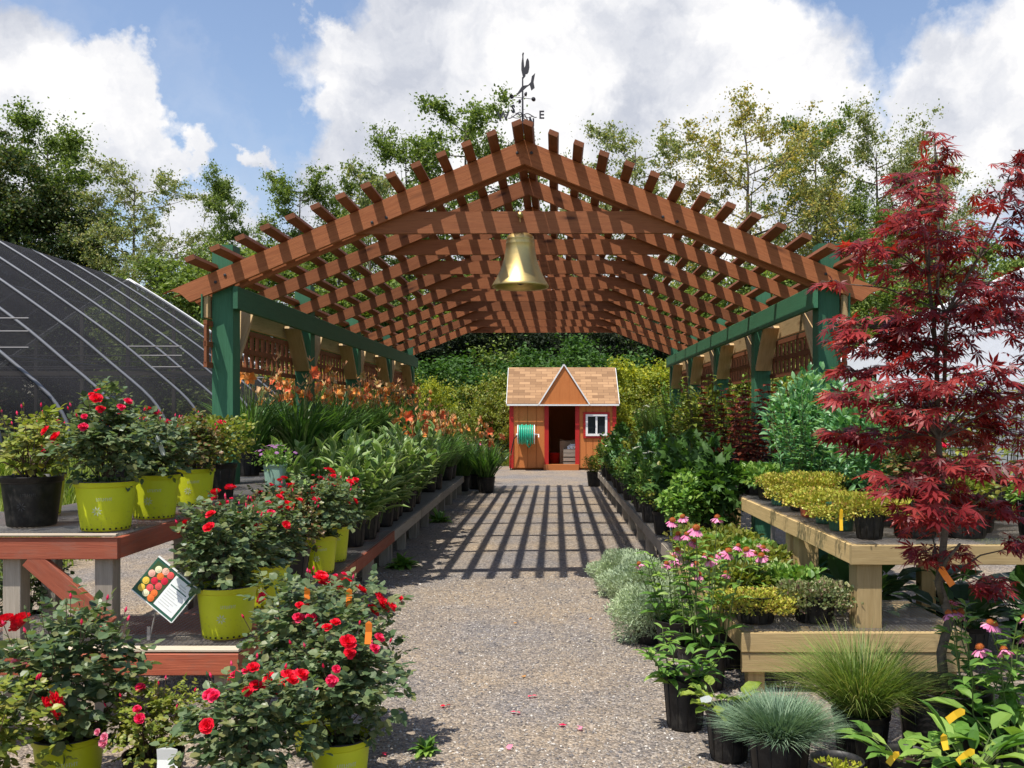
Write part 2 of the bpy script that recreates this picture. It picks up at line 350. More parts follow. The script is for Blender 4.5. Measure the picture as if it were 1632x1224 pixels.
    def mesh(s, name, mats, smooth=False):
        V = np.vstack(s.v) if s.v else np.zeros((0, 3))
        me = bpy.data.meshes.new(name); me.vertices.add(len(V)); me.vertices.foreach_set('co', V.astype(np.float32).ravel())
        nl = sum(f.size for f, _ in s.f); npoly = sum(len(f) for f, _ in s.f)
        me.loops.add(nl); me.polygons.add(npoly)
        me.loops.foreach_set('vertex_index', np.concatenate([f.ravel() for f, _ in s.f]).astype(np.int32))
        tot = np.concatenate([np.full(len(f), f.shape[1]) for f, _ in s.f]); st = np.concatenate([[0], np.cumsum(tot)[:-1]])
        me.polygons.foreach_set('loop_start', st.astype(np.int32))
        me.polygons.foreach_set('material_index', np.concatenate([np.full(len(f), m) for f, m in s.f]).astype(np.int32))
        me.polygons.foreach_set('use_smooth', np.full(npoly, bool(smooth)))
        for m in ([mats] if isinstance(mats, str) else mats): me.materials.append(MATS[m])
        me.update(calc_edges=True); me.validate()
        return me
    def obj(s, name, mats, parent=None, loc=(0, 0, 0), rot=(0, 0, 0), smooth=False):
        return link(name, s.mesh(name, mats, smooth), parent, loc, rot)
def nrm(a):
    a = np.asarray(a, float); return a/np.maximum(np.linalg.norm(a, axis=-1, keepdims=True), 1e-9)
def link(name, me, parent=None, loc=(0, 0, 0), rot=(0, 0, 0), scale=None):
    o = bpy.data.objects.new(name, me); COL.objects.link(o); o.parent = parent
    o.location = loc; o.rotation_euler = rot
    if scale is not None: o.scale = (scale,)*3 if isinstance(scale, (int, float)) else scale
    return o
def tag(o, label=None, cat=None, group=None, kind=None):
    if label: o['label'] = label
    if cat: o['category'] = cat
    if group: o['group'] = group
    if kind: o['kind'] = kind
    return o
def thing(name, label, cat, loc=(0, 0, 0), rz=0, group=None, scale=None):
    return tag(link(name, None, None, loc, (0, 0, rz), scale), label, cat, group)
BM = {}
def board(name, mat, parent, p0, p1, w_, t_, side=None):
    """a plank from p0 to p1; w_ across, t_ thick along `side`"""
    p0, p1 = Vector(p0), Vector(p1); d = p1-p0; L = d.length; x = d.normalized()
    side = Vector(side) if side else (Vector((0, 1, 0)) if abs(x.y) < .9 else Vector((1, 0, 0)))
    y = (side - side.dot(x)*x).normalized(); z = x.cross(y)
    key = (round(L, 4), round(w_, 4), round(t_, 4), mat)
    if key not in BM:
        g = G(); b = min(.003, t_*.12)
        hx, hy, hz = L/2, t_/2, w_/2
        V = []; 
        for sx in (-1, 1):
            for a, c in ((hy-b, hz), (hy, hz-b), (hy, -hz+b), (hy-b, -hz), (-hy+b, -hz), (-hy, -hz+b), (-hy, hz-b), (-hy+b, hz)): V.append((sx*hx, a, c))
        q = [(i, (i+1) % 8, 8+(i+1) % 8, 8+i) for i in range(8)]
        e = [(0, 1, 2, 3), (0, 3, 4, 7), (7, 4, 5, 6)]
        g.add(V, [np.array(q), np.array(e), np.array([(d_+8, c+8, b_+8, a+8) for a, b_, c, d_ in e])])
        # ordered so that faces look outwards does not matter: both sides shade alike
        BM[key] = g.mesh(name, mat)
    o = link(name, BM[key], parent)
    M = Matrix((x, y, z)).transposed().to_4x4(); M.translation = (p0+p1)/2
    o.matrix_basis = M
    return o
def slope_prism(name, mat, parent, pts, y0, y1, ang):
    """outline in x,z; the object's local x follows the slope so that the grain does too"""
    c, s_ = math.cos(ang), math.sin(ang)
    g = G(); g.prism([(p[0]*c+p[1]*s_, -p[0]*s_+p[1]*c) for p in pts], y0, y1)
    return g.obj(name, mat, parent, rot=(0, -ang, 0))
def text_mesh(g, s, size, M, mi=0, depth=.004):
    cu = bpy.data.curves.new('t', 'FONT'); cu.body = s; cu.size = size; cu.extrude = depth; cu.align_x = 'CENTER'; cu.align_y = 'CENTER'; cu.resolution_u = 3; cu.offset = size*.022
    o = bpy.data.objects.new('t', cu); COL.objects.link(o)
    me = bpy.data.meshes.new_from_object(o.evaluated_get(bpy.context.evaluated_depsgraph_get()))
    bpy.data.objects.remove(o); bpy.data.curves.remove(cu)
    V = np.array([M @ v.co for v in me.vertices]); me.calc_loop_triangles()
    g.add(V, [np.array([tuple(l.vertices) for l in me.loop_triangles])], mi); bpy.data.meshes.remove(me)

# ------------------------------------------------------------------ the ground
rng = np.random.default_rng(7)
g = G(); nx, ny = 60, 60
xs = np.concatenate([np.linspace(-900, -40, 8), np.linspace(-30, 30, 61), np.linspace(40, 900, 8)])
ys = np.concatenate([np.linspace(-400, -10, 6), np.linspace(-5, 60, 66), np.linspace(80, 1500, 10)])
XX, YY = np.meshgrid(xs, ys, indexing='ij')
def bank(x, y=0):
    x = np.asarray(x, float)
    l = np.clip((-x-5.0)/1.9, 0, 1)*.75; r = np.clip((x-5.2)/2.5, 0, 1)*.5
    return l + r
ZZ = bank(XX) - .006
V = np.stack([XX, YY, ZZ], -1).reshape(-1, 3); b = len(ys)
ii = np.arange(len(xs)-1)[:, None]*b; jj = np.arange(b-1)[None]
g.add(V, [np.stack([ii+jj, ii+b+jj, ii+b+jj+1, ii+jj+1], -1).reshape(-1, 4)])
tag(g.obj('ground', 'earth', smooth=True), kind='structure')
g = G(); g.add([(-4.95, -4, 0), (5.15, -4, 0), (5.15, 26.2, 0), (-4.95, 26.2, 0)], [[(0, 1, 2, 3)]])
tag(g.obj('gravel_path', 'gravel'), kind='structure')
# loose stones lying on the gravel where the walk is nearest
g = G(); n = 26000
ico = []; ph = (1+5**.5)/2
for a, b_ in ((1, ph), (-1, ph), (1, -ph), (-1, -ph)): ico += [(0, a, b_), (a, b_, 0), (b_, 0, a)]
ico = np.array(ico)/1.9
from mathutils.geometry import delaunay_2d_cdt
import bmesh
bm = bmesh.new(); bmesh.ops.create_icosphere(bm, subdivisions=1, radius=1.); icoV = np.array([v.co[:] for v in bm.verts]); icoF = [tuple(v.index for v in f.verts) for f in bm.faces]; bm.free()
yy = 2.7 + 6.0*rng.random(n)**1.6; xx = rng.uniform(-1.75, 1.35, n)
sz = rng.uniform(.0035, .0085, n)*(1+.5*(rng.random(n) > .95))
th = rng.uniform(0, 2*PI, n); D = np.stack([np.cos(th), np.sin(th), rng.normal(0, .2, n)], -1)
T = icoV*np.array([.8, 1.15, .6]) + rng.normal(0, .08, icoV.shape)
g.inst(T, icoF, np.stack([xx, yy, sz*.25], -1), D, (0, 0, 1), sz, sz)
tag(g.obj('loose_gravel', 'pebble_mat'), 'loose grey and tan stones of the gravel walk', 'gravel', kind='stuff')

# ------------------------------------------------------------------ leaf templates, plants
OVAL = [(0, 0, 0), (-.42, .28, .05), (0, .28, -.03), (.42, .28, .05), (-.40, .62, .0), (0, .62, -.06), (.40, .62, .0), (0, 1, -.14)]
OVAL_F = [(0, 2, 1), (0, 3, 2), (1, 2, 5, 4), (2, 3, 6, 5), (4, 5, 7), (5, 6, 7)]
DIA = [(0, 0, 0), (-.45, .45, .08), (0, 1, -.05), (.45, .45, .08)]
DIA_F = [(0, 2, 1), (0, 3, 2)]
LANCE = [(0, 0, 0), (-.3, .18, .05), (0, .18, 0), (.3, .18, .05), (-.5, .42, .07), (0, .45, -.01), (.5, .42, .07), (-.36, .72, .0), (0, .75, -.07), (.36, .72, .0), (0, 1, -.2)]
LANCE_F = [(0, 2, 1), (0, 3, 2), (1, 2, 5, 4), (2, 3, 6, 5), (4, 5, 8, 7), (5, 6, 9, 8), (7, 8, 10), (8, 9, 10)]
# variegated: green middle, cream margin
def _vari():
    T = [(0, 0, 0)]; F0 = []; F1 = []
    rows = [(.2, .28, .21), (.45, .48, .39), (.72, .34, .26)]
    for t_, wo, wi in rows:
        z = -.25*t_**2.4
        T += [(-wo, t_, z+.08), (-wi, t_, z+.05), (0, t_+.02, z), (wi, t_, z+.05), (wo, t_, z+.08)]
    T.append((0, 1, -.27))
    F1 += [(0, 2, 1), (0, 5, 4)]; F0 += [(0, 3, 2), (0, 4, 3)]
    for r in range(2):
        a = 1+r*5; b_ = a+5
        F1 += [(a, a+1, b_+1, b_), (a+3, a+4, b_+4, b_+3)]; F0 += [(a+1, a+2, b_+2, b_+1), (a+2, a+3, b_+3, b_+2)]
    e = 16; F1 += [(11, 12, e), (14, 15, e)]; F0 += [(12, 13, e), (13, 14, e)]
    return T, {0: F0, 1: F1}
VARI, VARI_F = _vari()
def _palm(n=7, wide=.115, depth=.34):
    """Japanese maple leaf: pointed lobes fanning from the stalk"""
    T = [(0, 0, 0)]; Fc = []
    angs = np.linspace(-2.0, 2.0, n); lens = [.52, .78, .95, 1.0, .95, .78, .52] if n == 7 else [.7, .95, 1.0, .95, .7]
    for a, l in zip(angs, lens):
        d = np.array([math.sin(a), math.cos(a)]); s_ = np.array([math.cos(a), -math.sin(a)])
        k = len(T); dr = -.26*l
        p1 = d*l*.42 - s_*wide*l; p2 = d*l*.42 + s_*wide*l; p3 = d*l
        T += [(p1[0], p1[1], dr*.3), (p2[0], p2[1], dr*.3), (p3[0], p3[1], dr)]
        Fc += [(0, k, k+1), (k, k+2, k+1)]
    return T, Fc
PALM, PALM_F = _palm()
PALM5, PALM5_F = _palm(5, .26)

def rdir(rg, n, up=0.):
    d = rg.normal(size=(n, 3)); d = nrm(d); d[:, 2] += up; return nrm(d)
def blades(g, rg, n, base_r, L, lean, droop, wid, mi=0, seg=5, c=(0, 0, 0), upr=.3):
    az = rg.uniform(0, 2*PI, n); rr = base_r*np.sqrt(rg.random(n)); az2 = az+rg.normal(0, .5, n)
    P0 = np.stack([rr*np.cos(az), rr*np.sin(az), np.zeros(n)], -1)+np.array(c)
    Ln = L*rg.uniform(.6, 1.05, n); le = lean*rg.uniform(.1, 1.1, n)**.8; dr = droop*rg.uniform(.3, 1.2, n)
    hd = np.stack([np.cos(az2), np.sin(az2), np.zeros(n)], -1); sd_ = np.stack([-np.sin(az2), np.cos(az2), np.zeros(n)], -1)
    sd_ = nrm(sd_ + hd*rg.normal(0, .5, (n, 1)))
    t = np.linspace(0, 1, seg+1)[None, :, None]
    h = (le[:, None, None]*t + dr[:, None, None]*t**2.2*.6)*Ln[:, None, None]
    z = (t*np.sqrt(np.maximum(.1, 1-le[:, None, None]**2*.7)) - dr[:, None, None]*t**2.6*.75)*Ln[:, None, None]
    C = P0[:, None] + hd[:, None]*h + np.array([0, 0, 1.])*z
    wv = wid*rg.uniform(.6, 1.2, n)[:, None, None]*(1-t**2.5*.97)*(.6+.4*np.minimum(1, t*4))
    V = np.stack([C-sd_[:, None]*wv/2, C+sd_[:, None]*wv/2], 2).reshape(-1, 3)
    k = 2*(seg+1); o = (np.arange(n)*k)[:, None, None]
    q = np.array([(2*i, 2*i+1, 2*i+3, 2*i+2) for i in range(seg)])[None]
    g.add(V, [(q+o).reshape(-1, 4)], mi)
    return C[:, -1]
def ell(rg, n, rx, rz, zc, pw=.45, flat=-.35):
    """points in an ellipsoid, denser towards its skin, lumpy"""
    d = rdir(rg, n, .25); r = rg.random(n)**pw
    lump = 1+.16*np.sin(d[:, 0]*5+rg.random()*6)+.14*np.sin(d[:, 1]*6+rg.random()*6)+.12*np.sin(d[:, 2]*7+rg.random()*6)
    P = d*r[:, None]*lump[:, None]*np.array([rx, rx, rz]); P[:, 2] = np.maximum(P[:, 2], flat*rz) + zc
    return P, d
def stems(g, rg, P, base_r, z0, r0=.004, mi=1, bend=.3):
    for p in P:
        a = rg.uniform(0, 2*PI); b0 = np.array([base_r*math.cos(a)*rg.random(), base_r*math.sin(a)*rg.random(), z0])
        mid = b0*.45 + p*.55; mid[:2] = b0[:2]*.65+p[:2]*.35 + rg.normal(0, .012, 2)
        g.tube([b0, mid, p], [r0, r0*.8, r0*.45], 4, mi, False)

POTS = {}
def pot_mesh(style, r=.14, h=.25):
    key = (style, r, h)
    if key in POTS: return POTS[key]
    mat = {'black': 'black_plastic', 'lime': 'lime_plastic', 'green': 'green_plastic', 'terracotta': 'terracotta_plastic', 'pale': 'pale_plastic', 'grey': 'black_plastic'}[style]
    g = G(); rb = r*.80; sq = .75 if style in ('pale', 'terracotta') else 0
    prof = [(0.001, .004), (rb*.97, .004), (rb, .012), (rb*1.02, .03), (r*.965, h*.86), (r*.965, h*.88), (r*1.0, h*.885), (r*1.02, h*.9), (r*1.02, h*.985), (r*1.035, h*.99), (r*1.035, h), (r*.975, h), (r*.96, h*.9), (r*.9, h*.8)]
    g.lathe(prof, 32, sq=sq)
    if style == 'black':                                   # moulded ribs
        for k in range(12):
            a = k*PI/6; g.tube([(rb*1.01*math.cos(a), rb*1.01*math.sin(a), .02), (r*.97*math.cos(a), r*.97*math.sin(a), h*.84)], .0022, 4)
    mats = [mat]
    if style in ('lime', 'grey'):                                    # printed burst of petals, with a line of faint lettering above
        mats.append('emblem_white' if style == 'lime' else 'emblem_grey')
        def onp(u, v_):                                    # u metres round from the front, v_ height
            rr = (rb*1.02 + (r*.965-rb*1.02)*(v_-.03)/(h*.86-.03))+.0016; a = -PI/2+.12+u/rr
            return (rr*math.cos(a), rr*math.sin(a), v_)
        cx, cz = .0, h*.42
        for k in range(8):
            a = k*PI/4+.2; l = .027; q = [(.004*math.cos(a), .004*math.sin(a)), (l*.6*math.cos(a-.22), l*.6*math.sin(a-.22)), (l*math.cos(a), l*math.sin(a)), (l*.6*math.cos(a+.22), l*.6*math.sin(a+.22))]
            g.add([onp(cx+u, cz+v_) for u, v_ in q], [[(0, 1, 2, 3)]], 1)
        rr_ = random.Random(3)
        for k in range(9):                                 # worn, unreadable letters
            u = .0+.0085*k; hh = .016
            g.add([onp(u, h*.62), onp(u+.0022, h*.62), onp(u+.0022, h*.62+hh), onp(u, h*.62+hh)], [[(0, 1, 2, 3)]], 1)
            vv = h*.62+hh*rr_.choice([.0, .45, .85])
            g.add([onp(u+.0022, vv), onp(u+.0058, vv), onp(u+.0058, vv+.0022), onp(u+.0022, vv+.0022)], [[(0, 1, 2, 3)]], 1)
    if style == 'lime':
        mats.append('black_plastic')
        for k in range(26):                                # drain holes round the foot
            a = k*2*PI/26; rr = rb*1.012+.001
            g.inst([(-.5, 0, 0), (.5, 0, 0), (.5, 1, 0), (-.5, 1, 0)], [(0, 1, 2, 3)], [(rr*math.cos(a), rr*math.sin(a), .012)], (0, 0, 1), (math.cos(a), math.sin(a), 0), .009, .010, mi=2)
        g.lathe([(r*1.037, h*.982), (r*1.037, h*1.004), (r*.97, h*1.004)], 32, mi=2)
    me = g.mesh('pot', mats, True)
    s = G(); s.disc(r*.93, h*.86); sm = s.mesh('soil', 'soil')
    POTS[key] = (me, sm); return POTS[key]

def rose_bloom(mat, seed=0):
    rg = np.random.default_rng(seed); g = G()
    T = [(0, 0, 0), (-.5, .5, .10), (0, .45, -.02), (.5, .5, .10), (-.42, .95, .20), (0, 1.02, .06), (.42, .95, .20)]
    Fc = [(0, 2, 1), (0, 3, 2), (1, 2, 5, 4), (2, 3, 6, 5)]
    for ring, (k, el, L) in enumerate(((7, .15, 1.), (6, .55, .85), (6, .95, .66), (4, 1.3, .5))):
        a = np.arange(k)*2*PI/k+ring*.5+rg.normal(0, .12, k); e = el+rg.normal(0, .12, k)
        D = np.stack([np.cos(a)*np.cos(e), np.sin(a)*np.cos(e), np.sin(e)], -1); N = np.stack([-np.cos(a)*np.sin(e), -np.sin(a)*np.sin(e), np.cos(e)], -1)
        g.inst(T, Fc, D*.08, D, N, L*rg.uniform(.85, 1.1, k), L*rg.uniform(.8, 1.05, k))
    return g.mesh('bloom', mat)
BLOOM = {m_: [rose_bloom(m_, k) for k in range(2)] for m_ in ('petal_red', 'petal_crimson', 'petal_pink')}
def trumpet(mat):
    g = G(); T = [(0, 0, 0), (-.12, .45, 0), (0, .45, -.04), (.12, .45, 0), (-.17, .8, .0), (0, .82, -.07), (.17, .8, .0), (0, 1.05, -.2)]
    for k in range(6):
        a = k*PI/3; e = .75; D = (math.cos(a)*math.cos(e), math.sin(a)*math.cos(e), math.sin(e)); N = (-math.cos(a)*math.sin(e), -math.sin(a)*math.sin(e), math.cos(e))
        g.inst(T, OVAL_F, [(0, 0, 0)], D, N, 1.1, 2.1 if k % 2 else 1.5)
    return g.mesh('flower', mat)
TRUMP = {m_: trumpet(m_) for m_ in ('petal_orange', 'petal_coral', 'petal_peach')}
def coneflower_head(flat=False):
    g = G(); T = [(-.08, .12, 0), (.08, .12, 0), (-.11, .5, -.03), (.11, .5, -.03), (-.10, .9, -.12), (.10, .9, -.12), (0, 1.0, -.16)]
    n = 15; a = np.arange(n)*2*PI/n; e = np.full(n, .1 if flat else -.5)+np.random.default_rng(4).normal(0, .12, n)
    D = np.stack([np.cos(a)*np.cos(e), np.sin(a)*np.cos(e), np.sin(e)], -1)
    g.inst(T, [(0, 1, 3, 2), (2, 3, 5, 4), (4, 5, 6)], np.zeros((n, 3)), D, np.stack([-np.cos(a)*np.sin(e), -np.sin(a)*np.sin(e), np.cos(e)], -1), 1., 1.35)
    m1 = g.mesh('petals', 'petal_cone')
    c = G(); k = 90; i = np.arange(k); z = 1-i/k*1.0; r = np.sqrt(np.maximum(0, 1-z*z)); th = i*2.39996
    D = np.stack([r*np.cos(th), r*np.sin(th), z], -1)
    c.lathe([(.36, -.05), (.34, .1), (.26, .24), (.12, .33), (.001, .36)], 12); c.inst([(-.5, 0, 0), (.5, 0, 0), (0, 1, 0)], [(0, 1, 2)], D*np.array([.34, .34, .32]), D, (0, .1, 1), .13, .07)
    return m1, c.mesh('cone', 'cone_centre')
CONE = coneflower_head(); CONE_FLAT = coneflower_head(True)
def daisy(mat, centre='leaf_sedum', n=13):
    g = G(); a = np.arange(n)*2*PI/n; D = np.stack([np.cos(a), np.sin(a), np.full(n, .15)], -1)
    g.inst([(0, 0, 0), (-.13, .6, 0), (.13, .6, 0), (0, 1, -.05)], [(0, 2, 1), (1, 2, 3)], np.zeros((n, 3)), D, (0, 0, 1), 1.)
    g.lathe([(.28, .02), (.2, .16), (.001, .2)], 8, mi=1)
    return g.mesh('flower', [mat, centre])
DAISY = {'white': daisy('petal_white'), 'purple': daisy('petal_purple'), 'pinkd': daisy('petal_pink')}

# each maker gives foliage mesh + list of flower placements (mesh list, pos, size, dir)
def mk_rose(seed, mat, rx, rz, ncl, lf=.042, flowers=(), nst=16, low=.0, z0=.2):
    rg = np.random.default_rng(seed); g = G()
    ncl = int(ncl*1.25); lf *= .88
    P, d = ell(rg, ncl, rx, rz, z0+rz*1.02, .42, -.75)
    k = 5
    D = nrm(d*[1, 1, .5] + rg.normal(0, .45, (ncl, 3)) + [0, 0, .12])
    side = nrm(np.cross(D, [0, 0, 1])); L = lf*rg.uniform(.65, 1.25, ncl)
    for j, (al, sd_) in enumerate(((1.6, 0), (1.0, 1), (1.0, -1), (.2, 1), (.2, -1))):
        pp = P + D*(L*al*.75)[:, None]
        dd = nrm(D*(1 if sd_ == 0 else .55) + side*sd_*.85 + rg.normal(0, .16, (ncl, 3)))
        nn = nrm(np.array([0, 0, 1.])+d*.35+rg.normal(0, .38, (ncl, 3)))
        g.inst(OVAL, OVAL_F, pp, dd, nn, L*rg.uniform(.85, 1.1, ncl), L*.98)
    stems(g, rg, P[:nst], .04, z0-.03, .0042)
    for q in range(14):                                      # unopened buds on thin stalks
        e = rg.uniform(.2, 1.4); a = rg.uniform(0, 6.28); dr = np.array([math.cos(a)*math.cos(e), math.sin(a)*math.cos(e), math.sin(e)]); p = dr*np.array([rx, rx, rz])*rg.uniform(.9, 1.05)+[0, 0, z0+rz*1.02]; u = nrm(dr*.5+[0, 0, .8])
        g.tube([p-u*.04, p, p+u*.045], [.0016, .0016, .0016], 4, 1, False); g.tube([p+u*.045, p+u*.055, p+u*.068], [.003, .006, .0015], 5, 2 if q % 2 else 0, False)
    g_m = g.mesh('foliage', [mat, 'stem_brown', 'petal_crimson'])
    fl = []
    for mname, nf, s_ in flowers:
        c_ = 0
        for q in range(nf):
            if c_ == 0:                                      # blooms come in tight trusses
                c_ = rg.integers(1, 5); a = rg.uniform(0, 2*PI) if q % 3 else rg.uniform(PI*1.1, PI*1.9); e = rg.uniform(.1, 1.45)
                dr0 = np.array([math.cos(a)*math.cos(e), math.sin(a)*math.cos(e), math.sin(e)])*rg.uniform(1.0, 1.2)
            c_ -= 1; dr = dr0+rg.normal(0, .10, 3)
            p = dr*np.array([rx, rx, rz])+[0, 0, z0+rz*1.02]
            fl.append(('rose_bloom', [BLOOM[mname][q % 2]], p, s_*.84*rg.uniform(.6, 1.15), nrm(dr+[0, -.35, .5])))
    return g_m, fl
def mk_bush(seed, mat, rx, rz, n, lf, wd=.5, T=(OVAL, OVAL_F), up=.3, z0=.2, flat=-.7, pw=.5, nst=10, smat='stem_green', extra=None):
    rg = np.random.default_rng(seed); g = G()
    P, d = ell(rg, n, rx, rz, z0+rz*.9, pw, flat)
    D = nrm(d+rg.normal(0, .6, (n, 3))+[0, 0, up]); N = nrm(rg.normal(0, .5, (n, 3))+[0, 0, 1.]+d*.3)
    L = lf*rg.uniform(.6, 1.25, n)
    g.inst(T[0], T[1], P, D, N, L, L*wd*2)
    stems(g, rg, P[:nst], rx*.25, z0-.03, .003)
    fl = []
    if extra:
        nm, meshes, nf, s_, zb = extra
        for q in range(nf):
            a = rg.uniform(0, 2*PI); e = rg.uniform(.3, 1.5); dr = np.array([math.cos(a)*math.cos(e), math.sin(a)*math.cos(e), math.sin(e)])
            fl.append((nm, [meshes[q % len(meshes)]], dr*np.array([rx, rx, rz])*1.08+[0, 0, z0+rz*.9+zb], s_*rg.uniform(.8, 1.2), nrm(dr+[0, -.3, 1])))
    return g.mesh('foliage', [mat, smat]), fl
def mk_upright(seed, mats, nst, h, spread, pairs, L, wd, T, z0=.2, el=.55, smat='stem_green', lean=.35, r0=.0045):
    """stems that rise and carry leaves in pairs"""
    rg = np.random.default_rng(seed); g = G(); smi = len(mats); tops = []
    for k in range(nst):
        a = rg.uniform(0, 2*PI); rr = spread*math.sqrt(rg.random())*.45; hh = h*rg.uniform(.7, 1.05)
        b0 = np.array([rr*math.cos(a), rr*math.sin(a), z0-.03]); b1 = b0+np.array([math.cos(a)*lean*spread*1.4*(.3+rg.random()), math.sin(a)*lean*spread*1.4*(.3+rg.random()), hh])
        ts = np.linspace(0, 1, 6); C = b0+(b1-b0)*ts[:, None]; C[1:-1, :2] += rg.normal(0, .008, (4, 2))
        g.tube(C, np.linspace(r0, r0*.5, 6), 4, smi, False); tops.append(b1)
        m_ = pairs; tt = np.linspace(.14, 1., m_); PP = b0+(b1-b0)*tt[:, None]
        for s_ in (0, PI):
            az = rg.uniform(0, 6)+np.arange(m_)*1.57+s_+rg.normal(0, .2, m_); e = el*(.6+.75*tt**2)+rg.normal(0, .15, m_)
            D = np.stack([np.cos(az)*np.cos(e), np.sin(az)*np.cos(e), np.sin(e)], -1)
            ll = L*(1.05-.45*tt)*rg.uniform(.8, 1.15, m_)
            g.inst(T[0], T[1], PP, D, np.array([0, 0, 1.])+D*-.1+rg.normal(0, .15, (m_, 3)), ll, ll*wd*2)
    return g.mesh('foliage', mats+[smat]), tops
def mk_vari(seed):
    me, tops = mk_upright(seed, ['leaf_variegated', 'leaf_cream'], 11, .60, .34, 8, .205, .215, (VARI, VARI_F), el=.85, lean=.5)
    return me, []
def mk_daylily(seed, col, nf=4, h=.62):
    rg = np.random.default_rng(seed); g = G()
    blades(g, rg, 230, .1, h*1.25, .5, .55, .019, 0, 6, (0, 0, .2))
    fl = []
    for k in range(nf+6):
        a = rg.uniform(0, 2*PI); l = h*rg.uniform(.85, 1.4); rr = rg.uniform(.05, .28); p1 = np.array([math.cos(a)*rr, math.sin(a)*rr, .2+l])
        g.tube([(p1[0]*.2, p1[1]*.2, .2), p1*np.array([.5, .5, .6]), p1], [.0035, .003, .0025], 4, 1, False)
        if k < nf: fl.append(('flower', [TRUMP[col]], p1, .066*rg.uniform(.75, 1.15), nrm([math.cos(a)+rg.normal(0, .4), math.sin(a)-.6, .3])))
        for b_ in range(3):                                  # buds
            d_ = nrm([rg.normal(0, .6), rg.normal(0, .6), 1.]); g.tube([p1, p1+d_*.03, p1+d_*.065], [.003, .007, .002], 5, 2, False)
    return g.mesh('foliage', ['leaf_strap', 'stem_green', 'petal_peach']), fl
def mk_cone(seed, nst=9, h=.65, nf=7, flat=0):
    rg = np.random.default_rng(seed)
    me, tops = mk_upright(seed, ['leaf_mid'], nst, h, .22, 7, .13, .2, (LANCE, LANCE_F), el=.25, lean=.55)
    fl = []
    for q, p in enumerate(tops[:nf]):
        fl.append(('coneflower_head', CONE_FLAT if q < flat else CONE, p+[0, 0, .02], .047*rg.uniform(.8, 1.1), nrm([rg.normal(0, .25), -.25+rg.normal(0, .2), 1])))
    return me, fl
def mk_grass(seed, mat, n, L, lean, droop, wid, br, z0=.2):
    rg = np.random.default_rng(seed); g = G(); blades(g, rg, n, br, L, lean, droop, wid, 0, 6, (0, 0, z0)); return g.mesh('foliage', mat), []
def mk_rosette(seed, mat, n, L, wd, T, z0=.2, el=.7, st=.08, rx=.05, smat='stem_green'):
    """broad leaves on stalks from one crown (hosta, seedling, rugose leaf)"""
    rg = np.random.default_rng(seed); g = G()
    for k in range(n):
        a = k*2.39996+rg.normal(0, .2); e = el*rg.uniform(.35, 1.25); d_ = np.array([math.cos(a)*math.cos(e), math.sin(a)*math.cos(e), math.sin(e)])
        b0 = np.array([math.cos(a)*rx*rg.random(), math.sin(a)*rx*rg.random(), z0-.02]); p = b0+d_*st*rg.uniform(.5, 2.2)+[0, 0, st*.3]
        g.tube([b0, (b0+p)/2+[0, 0, .01], p], [.003, .0025, .002], 4, 1, False)
        dd = nrm(d_*[1, 1, .45]+rg.normal(0, .15, 3)); l = L*rg.uniform(.65, 1.15)
        g.inst(T[0], T[1], [p], dd, [[0, 0, 1]]-d_*.3, l, l*wd*2)
    return g.mesh('foliage', [mat, smat]), []
def mk_copper(seed):
    rg = np.random.default_rng(seed)
    me, _ = mk_upright(seed, ['leaf_copper'], 5, .95, .3, 11, .11, .62, (PALM5, PALM5_F), el=-.1, smat='stem_brown', lean=.5, r0=.006)
    return me, []

# puckered broad leaf
_u = np.linspace(0, 1, 7); RUGT = []
for _i, _t in enumerate(_u):
    wv = .5*math.sin(PI*min(1, _t*.92+.06))**.7
    for _j in range(5): RUGT.append(((_j-2)/2*wv, _t, .045*math.sin(_i*2.1+_j*2.6)-.5*_t**2*.6-(abs(_j-2)/2)**2*.12*-1))
RUG = (RUGT, [(a*5+b, a*5+b+1, a*5+b+6, a*5+b+5) for a in range(6) for b in range(4)])
leaf('leaf_rugose', [(.10, .18, .025), (.17, .25, .03), (.26, .32, .04)], .6, .2)
KINDS = {}
def K(name, me_fl): KINDS[name] = me_fl
OV, LA, DI = (OVAL, OVAL_F), (LANCE, LANCE_F), (DIA, DIA_F)
K('rose_a', mk_rose(1, 'leaf_rose', .25, .24, 330, .043, [('petal_red', 10, .036), ('petal_crimson', 4, .026)]))
K('rose_b', mk_rose(2, 'leaf_rose', .26, .22, 340, .043, [('petal_red', 9, .035), ('petal_crimson', 4, .03)]))
K('rose_c', mk_rose(3, 'leaf_rose_bronze', .22, .2, 260, .038, [('petal_crimson', 6, .026)]))
K('rose_big', mk_rose(4, 'leaf_rose', .33, .29, 520, .046, [('petal_red', 18, .038), ('petal_crimson', 6, .028)]))
K('rose_big2', mk_rose(14, 'leaf_rose', .27, .27, 420, .044, [('petal_red', 10, .04), ('petal_crimson', 5, .028)]))
K('rose_lime', mk_rose(5, 'leaf_rose_light', .25, .2, 330, .036, [('petal_crimson', 4, .026)]))
K('rose_pinkl', mk_rose(6, 'leaf_rose_light', .24, .19, 420, .028, [('petal_crimson', 4, .034), ('petal_pink', 3, .024)]))
K('rose_redl', mk_rose(16, 'leaf_rose_light', .26, .22, 420, .034, [('petal_red', 7, .045)]))
K('rose_sparse', mk_rose(7, 'leaf_rose_light', .24, .16, 90, .043, [('petal_crimson', 1, .026)], 26, z0=.26))
K('rose_pink', mk_rose(8, 'leaf_rose', .27, .26, 380, .044, [('petal_pink', 5, .035), ('petal_red', 3, .04)]))
for q in range(4): K('vari_%d' % q, mk_vari(20+q))
for q, c in enumerate(('petal_orange', 'petal_coral', 'petal_orange', 'petal_peach')): K('lily_%d' % q, mk_daylily(30+q, c, 5+q % 2))
